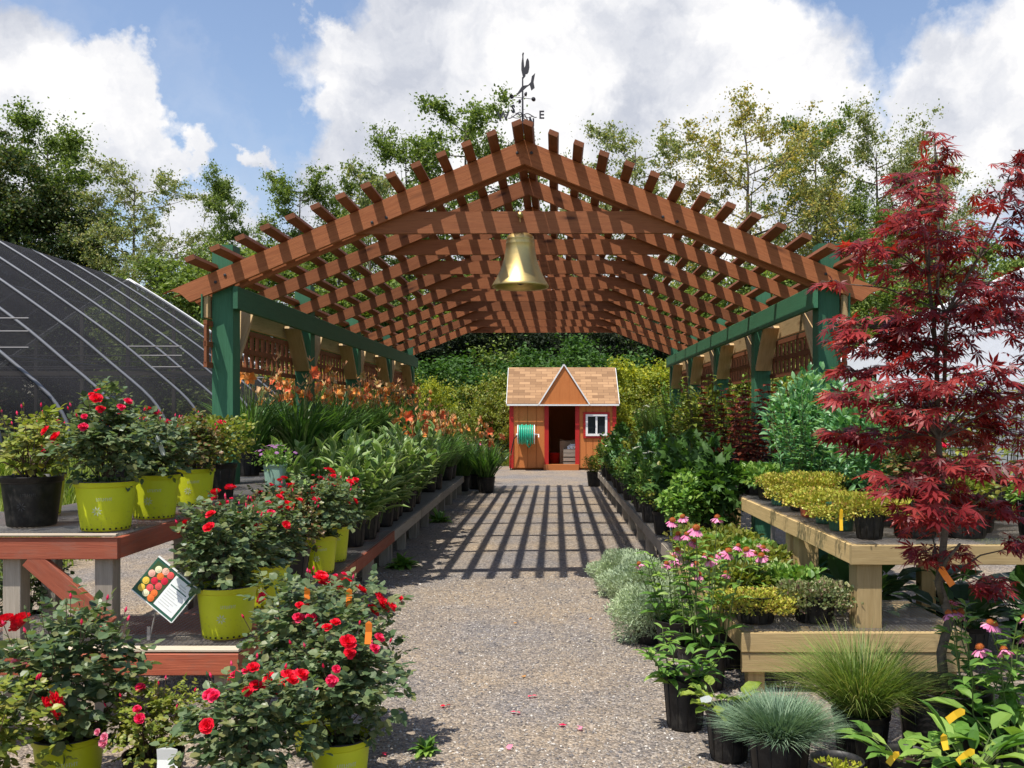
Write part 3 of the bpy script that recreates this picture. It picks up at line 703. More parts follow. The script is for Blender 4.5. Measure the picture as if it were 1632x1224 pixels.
K('aster', mk_bush(40, 'leaf_mid', .15, .09, 400, .03, .3, DI, extra=('flower', [DAISY['purple']], 34, .017, 0)))
K('chartreuse', mk_bush(41, 'leaf_rose_light', .25, .19, 1500, .032, .5, OV, z0=.24))
K('laurel', mk_bush(42, 'leaf_laurel', .2, .32, 1500, .055, .22, LA, .8, z0=.2))
K('laurel_b', mk_upright(43, ['leaf_laurel'], 16, .55, .26, 14, .07, .2, LA, el=.5)[:1]+([],))
K('mint', mk_bush(44, 'leaf_mid', .23, .25, 1100, .05, .42, OV, .1))
K('vine', mk_bush(45, 'leaf_bush', .21, .32, 560, .07, .5, (PALM5, PALM5_F), .1, pw=.6))
K('whites', mk_bush(46, 'leaf_mid', .2, .25, 1100, .045, .22, LA, .5, extra=('flower', [DAISY['white']], 22, .022, .02)))
K('silver', mk_bush(47, 'leaf_silver', .235, .17, 11000, .03, .13, DI, .5, z0=.12, flat=-.98, pw=.22))
K('sedum', mk_bush(48, 'leaf_sedum', .21, .055, 4200, .016, .5, DI, .9, z0=.15, flat=-1.6, pw=.4, nst=0))
K('sedum_olive', mk_bush(49, 'leaf_olive', .20, .07, 3000, .019, .5, DI, .9, z0=.15, flat=-1.6, pw=.4, nst=0))
K('lowgreen', mk_bush(50, 'leaf_mid', .2, .08, 620, .05, .4, OV, .5, z0=.17, flat=-.5))
K('lowolive', mk_bush(51, 'leaf_rose_light', .2, .09, 700, .045, .4, OV, .5, z0=.17, flat=-.5))
K('hens', mk_bush(52, 'leaf_cream', .16, .05, 150, .07, .22, LA, .4, z0=.17, flat=-.5))
K('cone_a', mk_cone(60, 12, .74, 11)); K('cone_b', mk_cone(61, 9, .55, 6)); K('cone_c', mk_cone(62, 11, .55, 7, 1)); K('cone_leaf', mk_cone(63, 7, .28, 0))
K('fescue', mk_grass(70, 'leaf_fescue', 5200, .25, .95, .32, .0052, .08, .17))
K('tallgrass', mk_grass(71, 'leaf_grass', 2300, .52, .75, .45, .0042, .06))
K('reedgrass', mk_grass(72, 'leaf_grass', 380, .6, .22, .25, .008, .08))
K('reedgreen', mk_grass(73, 'leaf_strap', 300, .6, .3, .3, .010, .08))
K('seedling', mk_rosette(80, 'leaf_mid', 26, .14, .24, LA)); K('seedling_b', mk_rosette(81, 'leaf_lime', 12, .1, .35, OV)); K('seedling_c', mk_rosette(82, 'leaf_mid', 34, .16, .2, LA, el=.9))
K('rugose', mk_rosette(83, 'leaf_rugose', 26, .10, .45, RUG, el=.75, st=.10)); K('hosta', mk_rosette(84, 'leaf_dark', 34, .2, .36, LA, el=.9, st=.12))
K('sprout', mk_bush(85, 'leaf_lime', .09, .02, 220, .02, .4, DI, .8, z0=.19, flat=-.4))
K('copper_a', mk_copper(90)); K('copper_b', mk_copper(91))
K('tallgreen', mk_upright(92, ['leaf_mid'], 12, .75, .3, 14, .075, .2, LA, el=.5)[:1]+([],))
K('limeshrub', mk_bush(93, 'leaf_rose_light', .2, .3, 700, .055, .42, OV, .1))
K('yellowvine', mk_upright(94, ['leaf_rose_light'], 10, .85, .34, 13, .12, .24, LA, el=.0, smat='stem_brown')[:1]+([],))

def plant(kind, label, cat, x, y, z, s=1., rz=None, pot='black', pr=.14, ph=.25, group=None, name=None, lift=0., fs=1.):
    """one potted plant: an Empty on its table with pot (> soil), foliage and each flower; fs stretches the flower stems' foliage"""
    name = name or 'potted_'+cat.replace(' ', '_')
    root = thing(name, label, cat, (x, y, z), 0, group)
    if rz is None: rz = random.Random(hash((round(x*100), round(y*100)))).uniform(0, 6.28)
    if pot:
        pm, sm = pot_mesh(pot, pr, ph); p = link('pot', pm, root, rot=(0, 0, 0)); link('soil', sm, p)
    me, fl = KINDS[kind]; dz = ph*.86 - .215*s + lift
    Mz = Matrix.Rotation(rz, 4, 'Z')
    link('foliage', me, root, (0, 0, dz), (0, 0, rz), (s, s, s*fs))
    for nm, ms, p, sz_, d in fl:
        q = Mz @ Vector(p); o = link(nm, ms[0], root, (q.x*s, q.y*s, q.z*s*fs+dz), (Mz.to_3x3() @ Vector(d)).to_track_quat('Z', 'Y').to_euler(), sz_*max(s, .85))
        for m2 in ms[1:]: link('cone', m2, o)
    return root

# ------------------------------------------------------------------ pergola
PX, PY, PRZ = -.17, 7.76, -.0115
per = thing('pergola', 'red-brown timber pergola with green posts arching over the gravel walk', 'pergola', (PX, PY, 0), PRZ)
NF, FS = 9, 1.26; PEAK, SL = 3.79, .41; ANG = math.atan(SL); HS = 3.05
def rafter_pts(sgn, dz=0., b=.2):
    pts = [(0, PEAK), (HS, PEAK-SL*HS-.035), (HS-.07, PEAK-SL*HS-.01), (HS-.15, PEAK-SL*HS-.035), (HS-.23, PEAK-SL*(HS-.23)-b), (0, PEAK-b)]
    return [(sgn*x, z+dz) for x, z in pts]
for i in range(NF):
    y = i*FS
    for s_ in (-1, 1):
        slope_prism('rafter', 'stained_cedar', per, rafter_pts(s_, 0, .2 if i == 0 else .158), y, y+.045, -s_*ANG)
        if i == 0: slope_prism('rafter', 'stained_cedar', per, [(x*.985, z-.018) for x, z in rafter_pts(s_)], y+.095, y+.14, -s_*ANG)
    zb_ = 3.016 if i == 0 else 3.053
    g = G(); g.prism([(-1.44, zb_), (1.44, zb_), (1.36, 3.2), (-1.36, 3.2)], y+.048, y+.092)
    g.obj('collar_tie', 'stained_cedar', per)
    if i == 0:
        for x_, z_ in ((-1.28, 3.1), (-1.16, 3.14), (1.28, 3.1), (1.16, 3.14), (-2.52, 2.66), (-2.60, 2.60), (2.52, 2.66), (2.60, 2.60), (-.06, 3.68), (.06, 3.68)):
            g = G(); h_ = G(); h_.lathe([(.014, 0), (.013, .006), (.001, .009)], 6); V = h_.v[0]; g.add(np.stack([V[:, 0]+x_, -V[:, 2]-.0005, V[:, 1]+z_], -1), [h_.f[0][0]]); g.obj('bolt_head', 'iron', per)
cs = [.045]+[.245+.2*j for j in range(13)]
for s_ in (-1, 1):
    for c in cs:
        x = s_*c; z = PEAK-SL*c+.021+.002
        o = board('purlin', 'dark_cedar', per, (x, -.44, z), (x, 10.35, z), .08, .04, side=(s_*math.sin(ANG), 0, math.cos(ANG)))
POST_Y = [.17+k*2.5 for k in range(5)]
for s_ in (-1, 1):
    xp = s_*2.57
    board('header_beam', 'green_paint', per, (s_*2.44, .02, 2.475), (s_*2.44, 10.3, 2.475), .19, .04, side=(1, 0, 0))
    board('header_beam', 'natural_pine', per, (s_*2.69, .02, 2.40), (s_*2.69, 10.3, 2.40), .19, .035, side=(1, 0, 0))
    board('fascia_board', 'green_paint', per, (s_*2.716, -.005, 2.40), (s_*2.716, 10.3, 2.40), .20, .012, side=(1, 0, 0))
    for k, yp in enumerate(POST_Y):
        board('post', 'green_paint', per, (xp, yp, -.05), (xp, yp, 2.93), .18, .18, side=(0, 1, 0))
        if k > 0: board('knee_brace', 'natural_pine', per, (xp, yp-.11, 1.98), (xp, yp-.5, 2.42), .17, .04, side=(0, .75, .66))
        if k < 4: board('knee_brace', 'natural_pine', per, (xp, yp+.11, 1.98), (xp, yp+.5, 2.42), .17, .04, side=(0, -.75, .66))
    for k in range(4):
        y0, y1 = POST_Y[k]+.02, POST_Y[k+1]-.02; g = G(); xl = s_*2.665
        if k == 0: y0 = -.06
        for z in (1.905, 2.08, 2.255): g.box((xl, (y0+y1)/2, z), (.03, y1-y0, .045))
        n = int((y1-y0)/.165)
        for q in range(n+1): g.box((xl+s_*.0, y0+.03+(y1-y0-.06)*q/n, 2.08), (.022, .06, .33))
        g.obj('lattice_panel', 'dark_cedar', per)

# bell hanging from the front tie
bx, by = -.205, PY+.07
bell = thing('brass_bell', 'large brass bell hanging from the front tie of the pergola', 'bell', (bx, by, 2.56))
g = G()
outer = [(.240, .0), (.242, .012), (.232, .03), (.205, .075), (.178, .13), (.155, .19), (.138, .25), (.127, .31), (.122, .36), (.124, .365), (.122, .372), (.119, .40), (.121, .405), (.118, .412), (.108, .435), (.08, .452), (.0, .458)]
inner = [(.001, .43), (.08, .425), (.105, .38), (.12, .28), (.16, .15), (.2, .05), (.222, .004), (.240, .0)]
g.lathe(inner+outer[1:], 56); bo = g.obj('bell_body', 'brass', bell, smooth=True)
for z in (.062, .068, .115):
    pass
g = G(); g.tube([(0, 0, .40), (0, 0, .07)], .008, 8); g.lathe([(.001, .02), (.03, .03), (.038, .05), (.028, .075), (.001, .085)], 16); g.obj('clapper', 'iron', bell, smooth=True)
g = G(); g.tube([(0, 0, .45), (0, 0, .53)], .014, 8); g.tube([(0, -.02, .60), (0, -.075, .60)], .024, 10); g.tube([(0, -.055, .60), (0, -.09, .60)], .014, 8); g.tube([(0, -.02, .60), (0, -.07, .575), (0, -.07, .53)], .008, 8)
g.obj('hanger_bolt', 'brass', bell, smooth=True)

# weathervane on the ridge
vs = 1/187.
vx0, vy0 = (833-VX)*vs, PY+.12
vane = thing('weathervane', 'dark iron weathervane with compass letters on the pergola peak', 'weathervane', (vx0, vy0, PEAK))
def cv(x, y): return ((790+x/7.65-833)*vs, H+(VY-(70+y/7.65))*vs-PEAK)
g = G(); g.tube([(0, 0, -.12), (0, 0, cv(0, 410)[1])], [.011, .006], 8); g.obj('rod', 'iron', vane)
def cutout(name, pts, ang=0.): 
    g = G(); g.prism([cv(*p) for p in pts], -.004, .004); return g.obj(name, 'iron', vane, rot=(0, 0, ang))
cutout('bird_figure', [(335, 105), (346, 120), (340, 140), (340, 180), (346, 250), (350, 295), (362, 270), (370, 215), (380, 190), (392, 180), (408, 215), (412, 290), (400, 350), (385, 372), (366, 372), (362, 400), (338, 428), (325, 380), (312, 320), (314, 240), (325, 170), (322, 130)])
cutout('arrow', [(482, 360), (462, 470), (476, 540), (435, 572), (415, 505), (380, 530), (335, 572), (255, 636), (250, 630), (318, 524), (335, 515), (395, 505), (428, 470), (440, 400)])
zc = cv(0, 662)[1]
for k in range(4):
    a = k*PI/2+.35; d = Vector((math.cos(a), math.sin(a), 0)); e = d*.098
    g = G(); g.tube([(0, 0, zc), tuple(e+Vector((0, 0, zc)))], .0028, 5)
    t_ = Vector((-d.y, d.x, 0)); M = t_.to_track_quat('Z', 'Y').to_matrix()
    pr = [(.001, -.02), (.014, -.014), (.02, 0), (.0185, 0), (.013, -.012), (.001, -.017)]
    h_ = G(); h_.lathe(pr, 12); V = h_.v[0] @ np.array(M).T + np.array(e+Vector((0, 0, zc))); g.add(V, [h_.f[0][0]])
    g.obj('wind_cup', 'iron', vane, smooth=True)
zd = cv(0, 880)[1]
for ch, a, L in (('E', -.10, .150), ('N', 1.15, .17), ('W', PI-.10, .155), ('S', 1.15+PI, .17)):
    d = Vector((math.cos(a), math.sin(a), 0)); g = G()
    pts = [Vector((0, 0, zd)) + d*L*t_ + Vector((0, 0, .018*math.sin(t_*6.3))) for t_ in np.linspace(0, .8, 9)]
    g.tube([tuple(p) for p in pts], .0045, 5)
    g.tube([tuple(Vector((0, 0, zd))+d*L*t_+Vector((0, 0, -.018*math.sin(t_*5)))) for t_ in np.linspace(0, .6, 7)], .0035, 5)
    xd = Vector((1, 0, 0)) if ch in 'EW' else Vector((math.cos(.95), math.sin(.95), 0))
    M = Matrix((xd, Vector((0, 0, 1)), xd.cross(Vector((0, 0, 1))))).transposed().to_4x4(); M.translation = Vector((0, 0, zd))+d*(L+.012)
    text_mesh(g, ch, .095, M, 0, .004)
    g.obj('compass_letter', 'iron', vane)

# ------------------------------------------------------------------ shed
SX, SY = .47, 24.3
shed = thing('garden_shed', 'small orange shed with red trim and an open doorway at the end of the walk', 'shed', (SX, SY, 0))
sp = 1/60.7
def X(px): return (px-VX)*sp-SX
def Zs(py): return H+(VY-py)*sp
EA = 1.72; RD, RY = 2.72, 1.2; DP = 2.4
def part(name, mat, boxes, parent=shed, smooth=False):
    g = G()
    for c, s_ in boxes: g.box(c, s_)
    return g.obj(name, mat, parent)
def bx_(x0, x1, y0, y1, z0, z1): return (((x0+x1)/2, (y0+y1)/2, (z0+z1)/2), (abs(x1-x0), abs(y1-y0), abs(z1-z0)))
xl, xr, xd0, xd1 = X(813), X(981), X(869), X(921)
w0, w1, wz0, wz1 = X(934), X(967), Zs(694), Zs(661)
g = G()
def siding(x0, x1, z0, z1):
    """tongued boards with a shadow groove between"""
    n = max(1, round((x1-x0)/.21)); st = (x1-x0)/n
    for q in range(n): g.box((x0+st*(q+.5), .02, (z0+z1)/2), (st-.014, .04, z1-z0))
    g.box(((x0+x1)/2, .035, (z0+z1)/2), (x1-x0, .03, z1-z0-.002))
siding(xl, xd0, .06, EA); siding(xd1, w0, .06, EA); siding(w1, xr, .06, EA); siding(w0, w1, .06, wz0); siding(w0, w1, wz1, EA)
for x_ in (xl+.02, xr-.02): g.box((x_, DP/2+.03, EA/2+.03), (.04, DP-.07, EA-.06))
g.box((0, DP, EA/2+.03), (xr-xl, .04, EA-.06)); g.box((0, DP/2, .05), (xr-xl-.1, DP-.2, .08))
for x_ in (xl+.02, xr-.02):
    g.add([(x_, .05, EA), (x_, DP, EA), (x_, RY, RD-.05)], [[(0, 1, 2)]])
g.obj('wall', 'siding', shed)
part('corner_trim', 'red_trim', [bx_(xl-.02, xl+.09, -.03, -.003, .05, EA-.004)]); part('corner_trim', 'red_trim', [bx_(xr-.08, xr+.02, -.03, -.003, .05, EA-.004)])
part('door_jamb', 'red_trim', [bx_(xd0-.02, xd0+.09, -.03, .045, .14, EA-.004)]); part('door_jamb', 'red_trim', [bx_(xd1-.07, xd1+.04, -.03, .045, .14, EA-.004)])
part('door_step', 'orange_paint', [bx_(xd0-.04, xd1+.02, -.14, .1, .0, .15)])
g = G(); 
for b in (bx_(w0-.075, w1+.075, -.032, -.004, wz1, wz1+.07), bx_(w0-.075, w1+.075, -.032, -.004, wz0-.07, wz0), bx_(w0-.075, w0, -.032, -.004, wz0, wz1), bx_(w1, w1+.075, -.032, -.004, wz0, wz1)): g.box(*b)
g.obj('window_surround', 'red_trim', shed)
g = G(); wf = .045
for b in (bx_(w0-.01, w1+.01, -.05, .02, wz1-wf, wz1+.012), bx_(w0-.01, w1+.01, -.05, .02, wz0-.012, wz0+wf), bx_(w0-.01, w0+wf, -.05, .02, wz0+wf, wz1-wf), bx_(w1-wf, w1+.01, -.05, .02, wz0+wf, wz1-wf), bx_((w0+w1)/2-.025, (w0+w1)/2+.025, -.045, .015, wz0+wf, wz1-wf)): g.box(*b)
win = g.obj('window', 'white_paint', shed)
part('pane', 'dark_glass', [bx_(w0+.01, w1-.01, -.004, .004, wz0+.01, wz1-.01)], win)
# roof: two slopes, shingle pattern in the object's own plane
def slab(name, mat, p, u, v_, lu, lv, th, parent=shed):
    u, v_ = Vector(u).normalized(), Vector(v_).normalized(); n_ = u.cross(v_); g = G(); g.box((lu/2, lv/2, -th/2), (lu, lv, th))
    o = g.obj(name, mat, parent); M = Matrix((u, v_, n_)).transposed().to_4x4(); M.translation = Vector(p); o.matrix_basis = M; return o
ov = .08; LR = math.hypot(RY+.14, RD-EA+.02)
rw = xr-xl+2*ov
roof = slab('roof', 'shingles', (xl-ov, -.14, EA+.02), (1, 0, 0), (0, RY+.14, RD-EA), rw, LR+.01, .05)
slab('roof_slope', 'shingles', (xr+ov, DP+.14, EA+.02), (-1, 0, 0), (0, -(DP-RY+.14), RD-EA), rw, math.hypot(DP-RY+.14, RD-EA), .05, shed)
for x_ in (xl-ov-.012, xr+ov+.012):
    board('drip_edge', 'white_paint', shed, (x_, -.15, EA+.005), (x_, RY, RD+.0), .045, .014, side=(1, 0, 0))
part('drip_edge', 'white_paint', [bx_(xl-ov, xr+ov, -.165, -.145, EA-.035, EA+.01)])
ax, a0, a1 = X(898.5), X(861), X(937); az = Zs(582)-.02; yf = -.19
g = G(); n = 4
from mathutils.geometry import tessellate_polygon
g.prism([(a0, EA+.01), (a1, EA+.01), (ax, az)], yf, yf+.03)
for q in range(1, 5):
    x_ = a0+(a1-a0)*q/5; zt = az-abs(x_-ax)/(a1-ax)*(az-EA)-.03
    g.box((x_, yf-.001, (EA+zt)/2), (.012, .006, zt-EA))
g.obj('dormer_front', 'siding', shed)
yb = (az-EA)/(RD-EA)*(RY+.14)-.14
g = G(); g.add([(a0-.05, yf-.03, EA-.02), (ax, yf-.03, az+.04), (ax, min(yb, RY), az+.04), (a0-.05, -.12, EA+.03), (a1+.05, yf-.03, EA-.02), (a1+.05, -.12, EA+.03)], [[(0, 1, 2, 3), (4, 5, 2, 1)]])
g.obj('dormer_roof', 'shingles', shed)
for xa in (a0-.04, a1+.04): board('dormer_trim', 'white_paint', shed, (xa, yf-.025, EA-.01), (ax, yf-.025, az+.03), .032, .03, side=(0, 1, 0))
part('dormer_trim', 'white_paint', [bx_(a0-.03, a1+.03, yf-.035, yf-.005, EA-.035, EA+.0)])
# hose reel on the wall
hr = thing('hose_reel', 'green garden hose wound on a reel on the orange shed wall', 'hose reel', (SX+X(839), SY-.33, Zs(692)), 0, None, 1.25)
g = G()
for q in range(7):
    for r_ in (.13, .165): 
        a = np.linspace(0, 2*PI, 25); x_ = -.13+.0435*q
        g.tube([(x_, (r_+.012*(q % 2))*math.cos(t_), (r_+.012*(q % 2))*1.1*math.sin(t_)) for t_ in a], .02, 6)
g.tube([(.02, -.15, -.1), (.03, -.12, -.22), (.06, -.04, -.27), (.1, .02, -.2)], .014, 6)
g.obj('hose', 'hose_green', hr, smooth=True)
g = G(); 
for x_ in (-.17, .17): 
    M = Matrix.Rotation(PI/2, 3, 'Y'); h_ = G(); h_.lathe([(.001, -.008), (.2, -.008), (.2, .008), (.001, .008)], 20); g.add(h_.v[0] @ np.array(M).T + np.array((x_, 0, 0)), [h_.f[0][0]])
g.box((0, .13, 0), (.42, .26, .03)); g.tube([(.17, 0, 0), (.26, 0, 0), (.26, -.08, -.06)], .012, 6)
g.obj('reel_frame', 'tag_white', hr)
g = G(); g.tube([(-.18, .1, .0), (-.26, .14, -.1), (-.32, .16, -.4), (-.33, .17, -.75), (-.30, .15, -.9)], .012, 6); g.obj('feed_hose', 'black_plastic', hr, smooth=True)
c = thing('cardboard_box', 'brown cardboard box inside the shed doorway', 'box', (SX+X(908), SY+.75, .09)); g = G(); g.box((0, 0, .33), (.5, .5, .66)); g.obj('carton', 'cardboard', c)
g = G(); g.box((-.13, 0, .665), (.25, .5, .008), Matrix.Rotation(.25, 3, 'Y')); g.box((.13, -.02, .68), (.25, .5, .008), Matrix.Rotation(-.3, 3, 'Y')); g.obj('flap', 'cardboard', c)
rg = np.random.default_rng(5)
bm = bmesh.new(); bmesh.ops.create_icosphere(bm, subdivisions=3, radius=.17)
for v in bm.verts: v.co = v.co*(1+.25*math.sin(v.co.x*40+v.co.z*31)*math.cos(v.co.y*35)); v.co.z = max(-.06, v.co.z*.55)
me = bpy.data.meshes.new('bag'); bm.to_mesh(me); bm.free(); me.materials.append(MATS['tag_white'])
tag(link('plastic_bag', me, None, (SX+X(915), SY+.34, .58)), 'crumpled white bag piled by the shed door post', 'bag')
c = thing('wooden_crate', 'grey crate standing just inside the shed doorway under the white bag', 'crate', (SX+X(912), SY+.34, .09)); g = G()
for z_ in (.06, .18, .30, .40): 
    for y_ in (-.2, .2): g.box((0, y_, z_), (.46, .015, .09))
    for x_ in (-.22, .22): g.box((x_, 0, z_), (.015, .38, .09))
g.box((0, 0, .445), (.46, .42, .012))
g.obj('slats', 'grey_wood', c)
c = thing('bucket', 'dark red bucket on the shed floor', 'bucket', (SX+X(884), SY+.6, .09)); g = G(); g.lathe([(.001, 0), (.13, 0), (.17, .34), (.175, .34), (.16, .33), (.12, .02)], 20); g.obj('pail', 'red_trim', c, smooth=True)

# ------------------------------------------------------------------ hoop houses
def hoop(name, label, xb, prof, y0, y1, n, cloth, rib_r, sgn, zb):
    root = thing(name, label, 'greenhouse', (xb, y0, zb))
    P = np.array(prof, float)                              # (offset inwards from the side wall, height)
    Q = np.vstack([P[0], P, P[-1]*2-P[-2]*1]); D_ = []      # smooth bend
    for i in range(1, len(Q)-2):
        for t in np.linspace(0, 1, 5)[:-1]:
            a, b, c, d = Q[i-1], Q[i], Q[i+1], Q[i+2]; D_.append(.5*((2*b)+(-a+c)*t+(2*a-5*b+4*c-d)*t*t+(-a+3*b-3*c+d)*t**3))
    P = np.vstack(D_+[P[-1]])
    half = [(-sgn*p[0], p[1]) for p in P]; xr_ = half[-1][0]
    full = half + [(2*xr_-x, z) for x, z in half[-2::-1]]
    L = y1-y0
    g = G(); Y_ = np.linspace(0, L, 40); A = np.array([[(x, y, z) for y in Y_] for x, z in full]); k = len(Y_)
    A[..., 2] += .02*np.sin(A[..., 1]*7)*.0
    i = np.arange(len(full)-1)[:, None]*k; j = np.arange(k-1)[None]
    g.add(A.reshape(-1, 3), [np.stack([i+j, i+k+j, i+k+j+1, i+j+1], -1).reshape(-1, 4)])
    g.obj('covering', cloth, root, smooth=True)
    for y in np.linspace(0, L, n):
        g = G(); g.tube([(x, y, z+(.03 if sgn > 0 else -.07)) for x, z in full], rib_r, 8, cap=False); g.obj('hoop', 'rib_grey', root, smooth=True)
    return root, full, L
def prof_from(pts, k, zb):
    """(px-VX, py) pairs read at S=100, scaled by k"""
    return [( (p[0])*k/100, H+(VY-p[1])*k/100-zb) for p in pts]
kk = 2.0
LP = [(868-497, 700), (868-496, 672), (868-480, 645), (868-440, 610), (868-400, 577), (868-330, 527), (868-262, 482), (868-205, 447)]
lp = prof_from(LP, kk, .75); xb = -lp[0][0]; prof = [(p[0]+xb, p[1]) for p in lp]; prof[0] = (0, 0)
left, full, L = hoop('shade_house', 'long black shade cloth hoop house on the left with curved grey ribs', xb, prof, 3.2, 29.5, 15, 'shade_cloth', .032, 1, .75)
for q in (12, 20): 
    for sgn_ in (1, -1):
        x, z = full[q]; x = x if sgn_ == 1 else 2*full[len(full)//2][0]-x
        g = G(); g.tube([(x, 0, z-.06), (x, L, z-.06)], .025, 6); g.obj('purlin_pipe', 'steel_tube', left)
for zz in (1.75, 2.0, 2.2):
    for yq in (11, 17, 23):
        g = G(); g.tube([(full[3][0]-.5, yq, zz), (2*full[len(full)//2][0]-full[3][0]+.5, yq, zz)], .016, 6); g.obj('cross_pipe', 'dull_pipe', left)
xm = full[len(full)//2][0]
for q in range(9):                                          # framed far end
    x = (full[0][0])+(2*xm-2*full[0][0])*q/8; zt = np.interp(abs(x-xm), [abs(p[0]-xm) for p in full[:len(full)//2+1]][::-1], [p[1] for p in full[:len(full)//2+1]][::-1])
    board('end_post', 'grey_wood', left, (x, L-.05, 0), (x, L-.05, max(.3, zt-.05)), .1, .08)
board('end_rail', 'grey_wood', left, (full[0][0], L-.1, 2.0), (2*xm-full[0][0], L-.1, 2.0), .14, .05)
g = G(); pts = [(x, z) for x, z in full]; 
for a, b_ in zip(pts[:-1], pts[1:]): g.tube([(a[0], L+.03, a[1]+.02), (b_[0], L+.03, b_[1]+.02)], .06, 6)
g.obj('end_trim', 'white_paint', left)
RP = [(400, 700), (402, 632+8), (425, 610), (477, 572), (562, 520), (650, 482), (764, 430), (860, 405)]
k2 = 2.13
rp = prof_from(RP, k2*100/94/2.13*1.7, .5); xb2 = rp[0][0]; prof2 = [(p[0]-xb2, p[1]) for p in rp]; prof2[0] = (0, 0)
right, full2, L2 = hoop('poly_greenhouse', 'white plastic covered greenhouse on the right behind the red maple', xb2, prof2, 8., 26.7, 13, 'white_poly', .03, -1, .5)
g = G(); 
for a, b_ in zip(full2[:-1], full2[1:]): g.tube([(a[0], L2+.03, a[1]+.02), (b_[0], L2+.03, b_[1]+.02)], .05, 6)
g.obj('end_trim', 'white_paint', right)

# ------------------------------------------------------------------ display benches
def bench(label, x0, x1, y0, y1, zt, mat, legm, n_leg=2, group=None, bh=.105, double=False, brace=False, lw=.09):
    cx, cy = (x0+x1)/2, (y0+y1)/2; root = thing('display_bench', label, 'bench', (cx, cy, 0), 0, group)
    a, b = (x1-x0)/2, (y1-y0)/2; t_ = .04; zc = zt-bh/2-.012
    board('frame_board', mat, root, (-a, -b+t_/2, zc), (a, -b+t_/2, zc), bh, t_, side=(0, 1, 0))
    board('frame_board', mat, root, (-a, b-t_/2, zc), (a, b-t_/2, zc), bh, t_, side=(0, 1, 0))
    for s_ in (-1, 1): board('frame_board', mat, root, (s_*(a-t_/2), -b+t_, zc), (s_*(a-t_/2), b-t_, zc), bh, t_, side=(1, 0, 0))
    if double:
        board('apron_board', mat, root, (-a+.003, -b+t_/2+.006, zc-bh-.004), (a-.003, -b+t_/2+.006, zc-bh-.004), bh-.004, t_, side=(0, 1, 0))
    for k in range(1, max(2, int((y1-y0)/.7))):
        y_ = -b+2*b*k/max(2, int((y1-y0)/.7)); board('cross_slat', 'grey_wood', root, (-a+t_, y_, zt-.045), (a-t_, y_, zt-.045), .035, .07, side=(0, 1, 0))
    for i in range(n_leg):
        y_ = -b+t_+lw/2+.003+(2*b-2*t_-lw-.006)*i/(n_leg-1)
        for s_ in (-1, 1): board('leg', legm, root, (s_*(a-t_-lw/2-.003), y_, 0), (s_*(a-t_-lw/2-.003), y_, zt-.02), lw, lw, side=(0, 1, 0))
    g = G(); sp_ = .027; wr = .0022
    nx_ = int(2*a/sp_); ny_ = int(2*b/sp_)
    for i in range(nx_+1): g.box((-a+.01+(2*a-.02)*i/nx_, 0, zt-.006), (wr, 2*b-.02, wr))
    for i in range(ny_+1): g.box((0, -b+.01+(2*b-.02)*i/ny_, zt-.006+wr), (2*a-.02, wr, wr))
    g.obj('wire_top', 'mesh_wire', root)
    return root
LB = 'benches in the left display'; RB = 'benches in the right display'
bU = bench('tall red painted bench nearest on the left, under the black and lime pots', -4.2, -2.12, 4.59, 5.75, .89, 'red_paint_wood', 'grey_wood', 2, LB, brace=True)
board('brace', 'red_paint_wood', bU, (.60, -.56, .78), (.99, -.56, .44), .10, .038, side=(0, 1, 0))
board('leg', 'grey_wood', bU, (.49, -.49, 0), (.49, -.49, .86), .09, .09, side=(0, 1, 0))
board('edge_strip', 'pale_wood', bU, (-1.04, -.575, .8945), (1.038, -.575, .8945), .012, .03, side=(0, 1, 0))
bL = bench('low red painted bench nearest on the left, beside the rose sign', -2.95, -1.49, 4.50, 5.35, .34, 'red_paint_wood', 'grey_wood', 2, LB)
board('edge_strip', 'pale_wood', bL, (-.73, -.385, .342), (.73, -.385, .342), .014, .075, side=(0, 1, 0))
names = ['second', 'third', 'fourth', 'fifth', 'sixth', 'seventh']
ys_ = [5.36, 7.35, 9.2, 11.2, 13.2, 15.2, 17.1]
for k in range(6):
    red = k < 2
    bench('low %s bench beside the walk on the left, %s from the near end' % ('red painted' if red else 'weathered grey', names[k]), -2.11, -1.49, ys_[k], ys_[k+1]-.01, .34, 'red_paint_wood' if red else 'grey_wood', 'grey_wood', 3, LB)
ys2 = [5.76, 8.0, 10.4, 12.8, 15.2, 17.6]
for k in range(5):
    bench('tall %s bench behind the low ones on the left, %s from the near end' % ('red painted' if k == 0 else 'weathered grey', names[k]), -3.2, -2.13, ys2[k], ys2[k+1]-.01, .89, 'red_paint_wood' if k == 0 else 'grey_wood', 'grey_wood', 2, LB)
bench('low yellow pine bench nearest on the right, holding the sedum pots', 1.05, 2.26, 4.93, 5.75, .34, 'treated_pine', 'treated_pine', 2, RB, double=True)
ys3 = [5.76, 7.8, 9.9, 12.0, 14.1, 16.2, 18.3]
for k in range(6):
    bench('low %s bench beside the walk on the right, %s from the near end' % ('pine' if k < 1 else 'weathered grey', names[k]), 1.05, 1.63, ys3[k], ys3[k+1]-.01, .34, 'treated_pine' if k < 1 else 'grey_wood', 'grey_wood', 3, RB)
bench('tall yellow pine bench nearest on the right, behind the red maple trunk', 1.65, 3.9, 4.97, 6.35, .80, 'treated_pine', 'treated_pine', 2, RB, lw=.135)
ys4 = [6.36, 8.6, 11.0, 13.4, 15.8, 17.9]
for k in range(5):
    bench('tall %s bench on the right of the walk, %s from the near end' % ('yellow pine' if k == 0 else 'weathered grey', names[k]), 1.65, 2.75, ys4[k], ys4[k+1]-.01, .80, 'treated_pine' if k == 0 else 'grey_wood', 'treated_pine' if k == 0 else 'grey_wood', 2, RB, lw=.1)

# ------------------------------------------------------------------ potted plants
def P(*a, **k): return plant(*a, **k)
RS = 'potted roses'
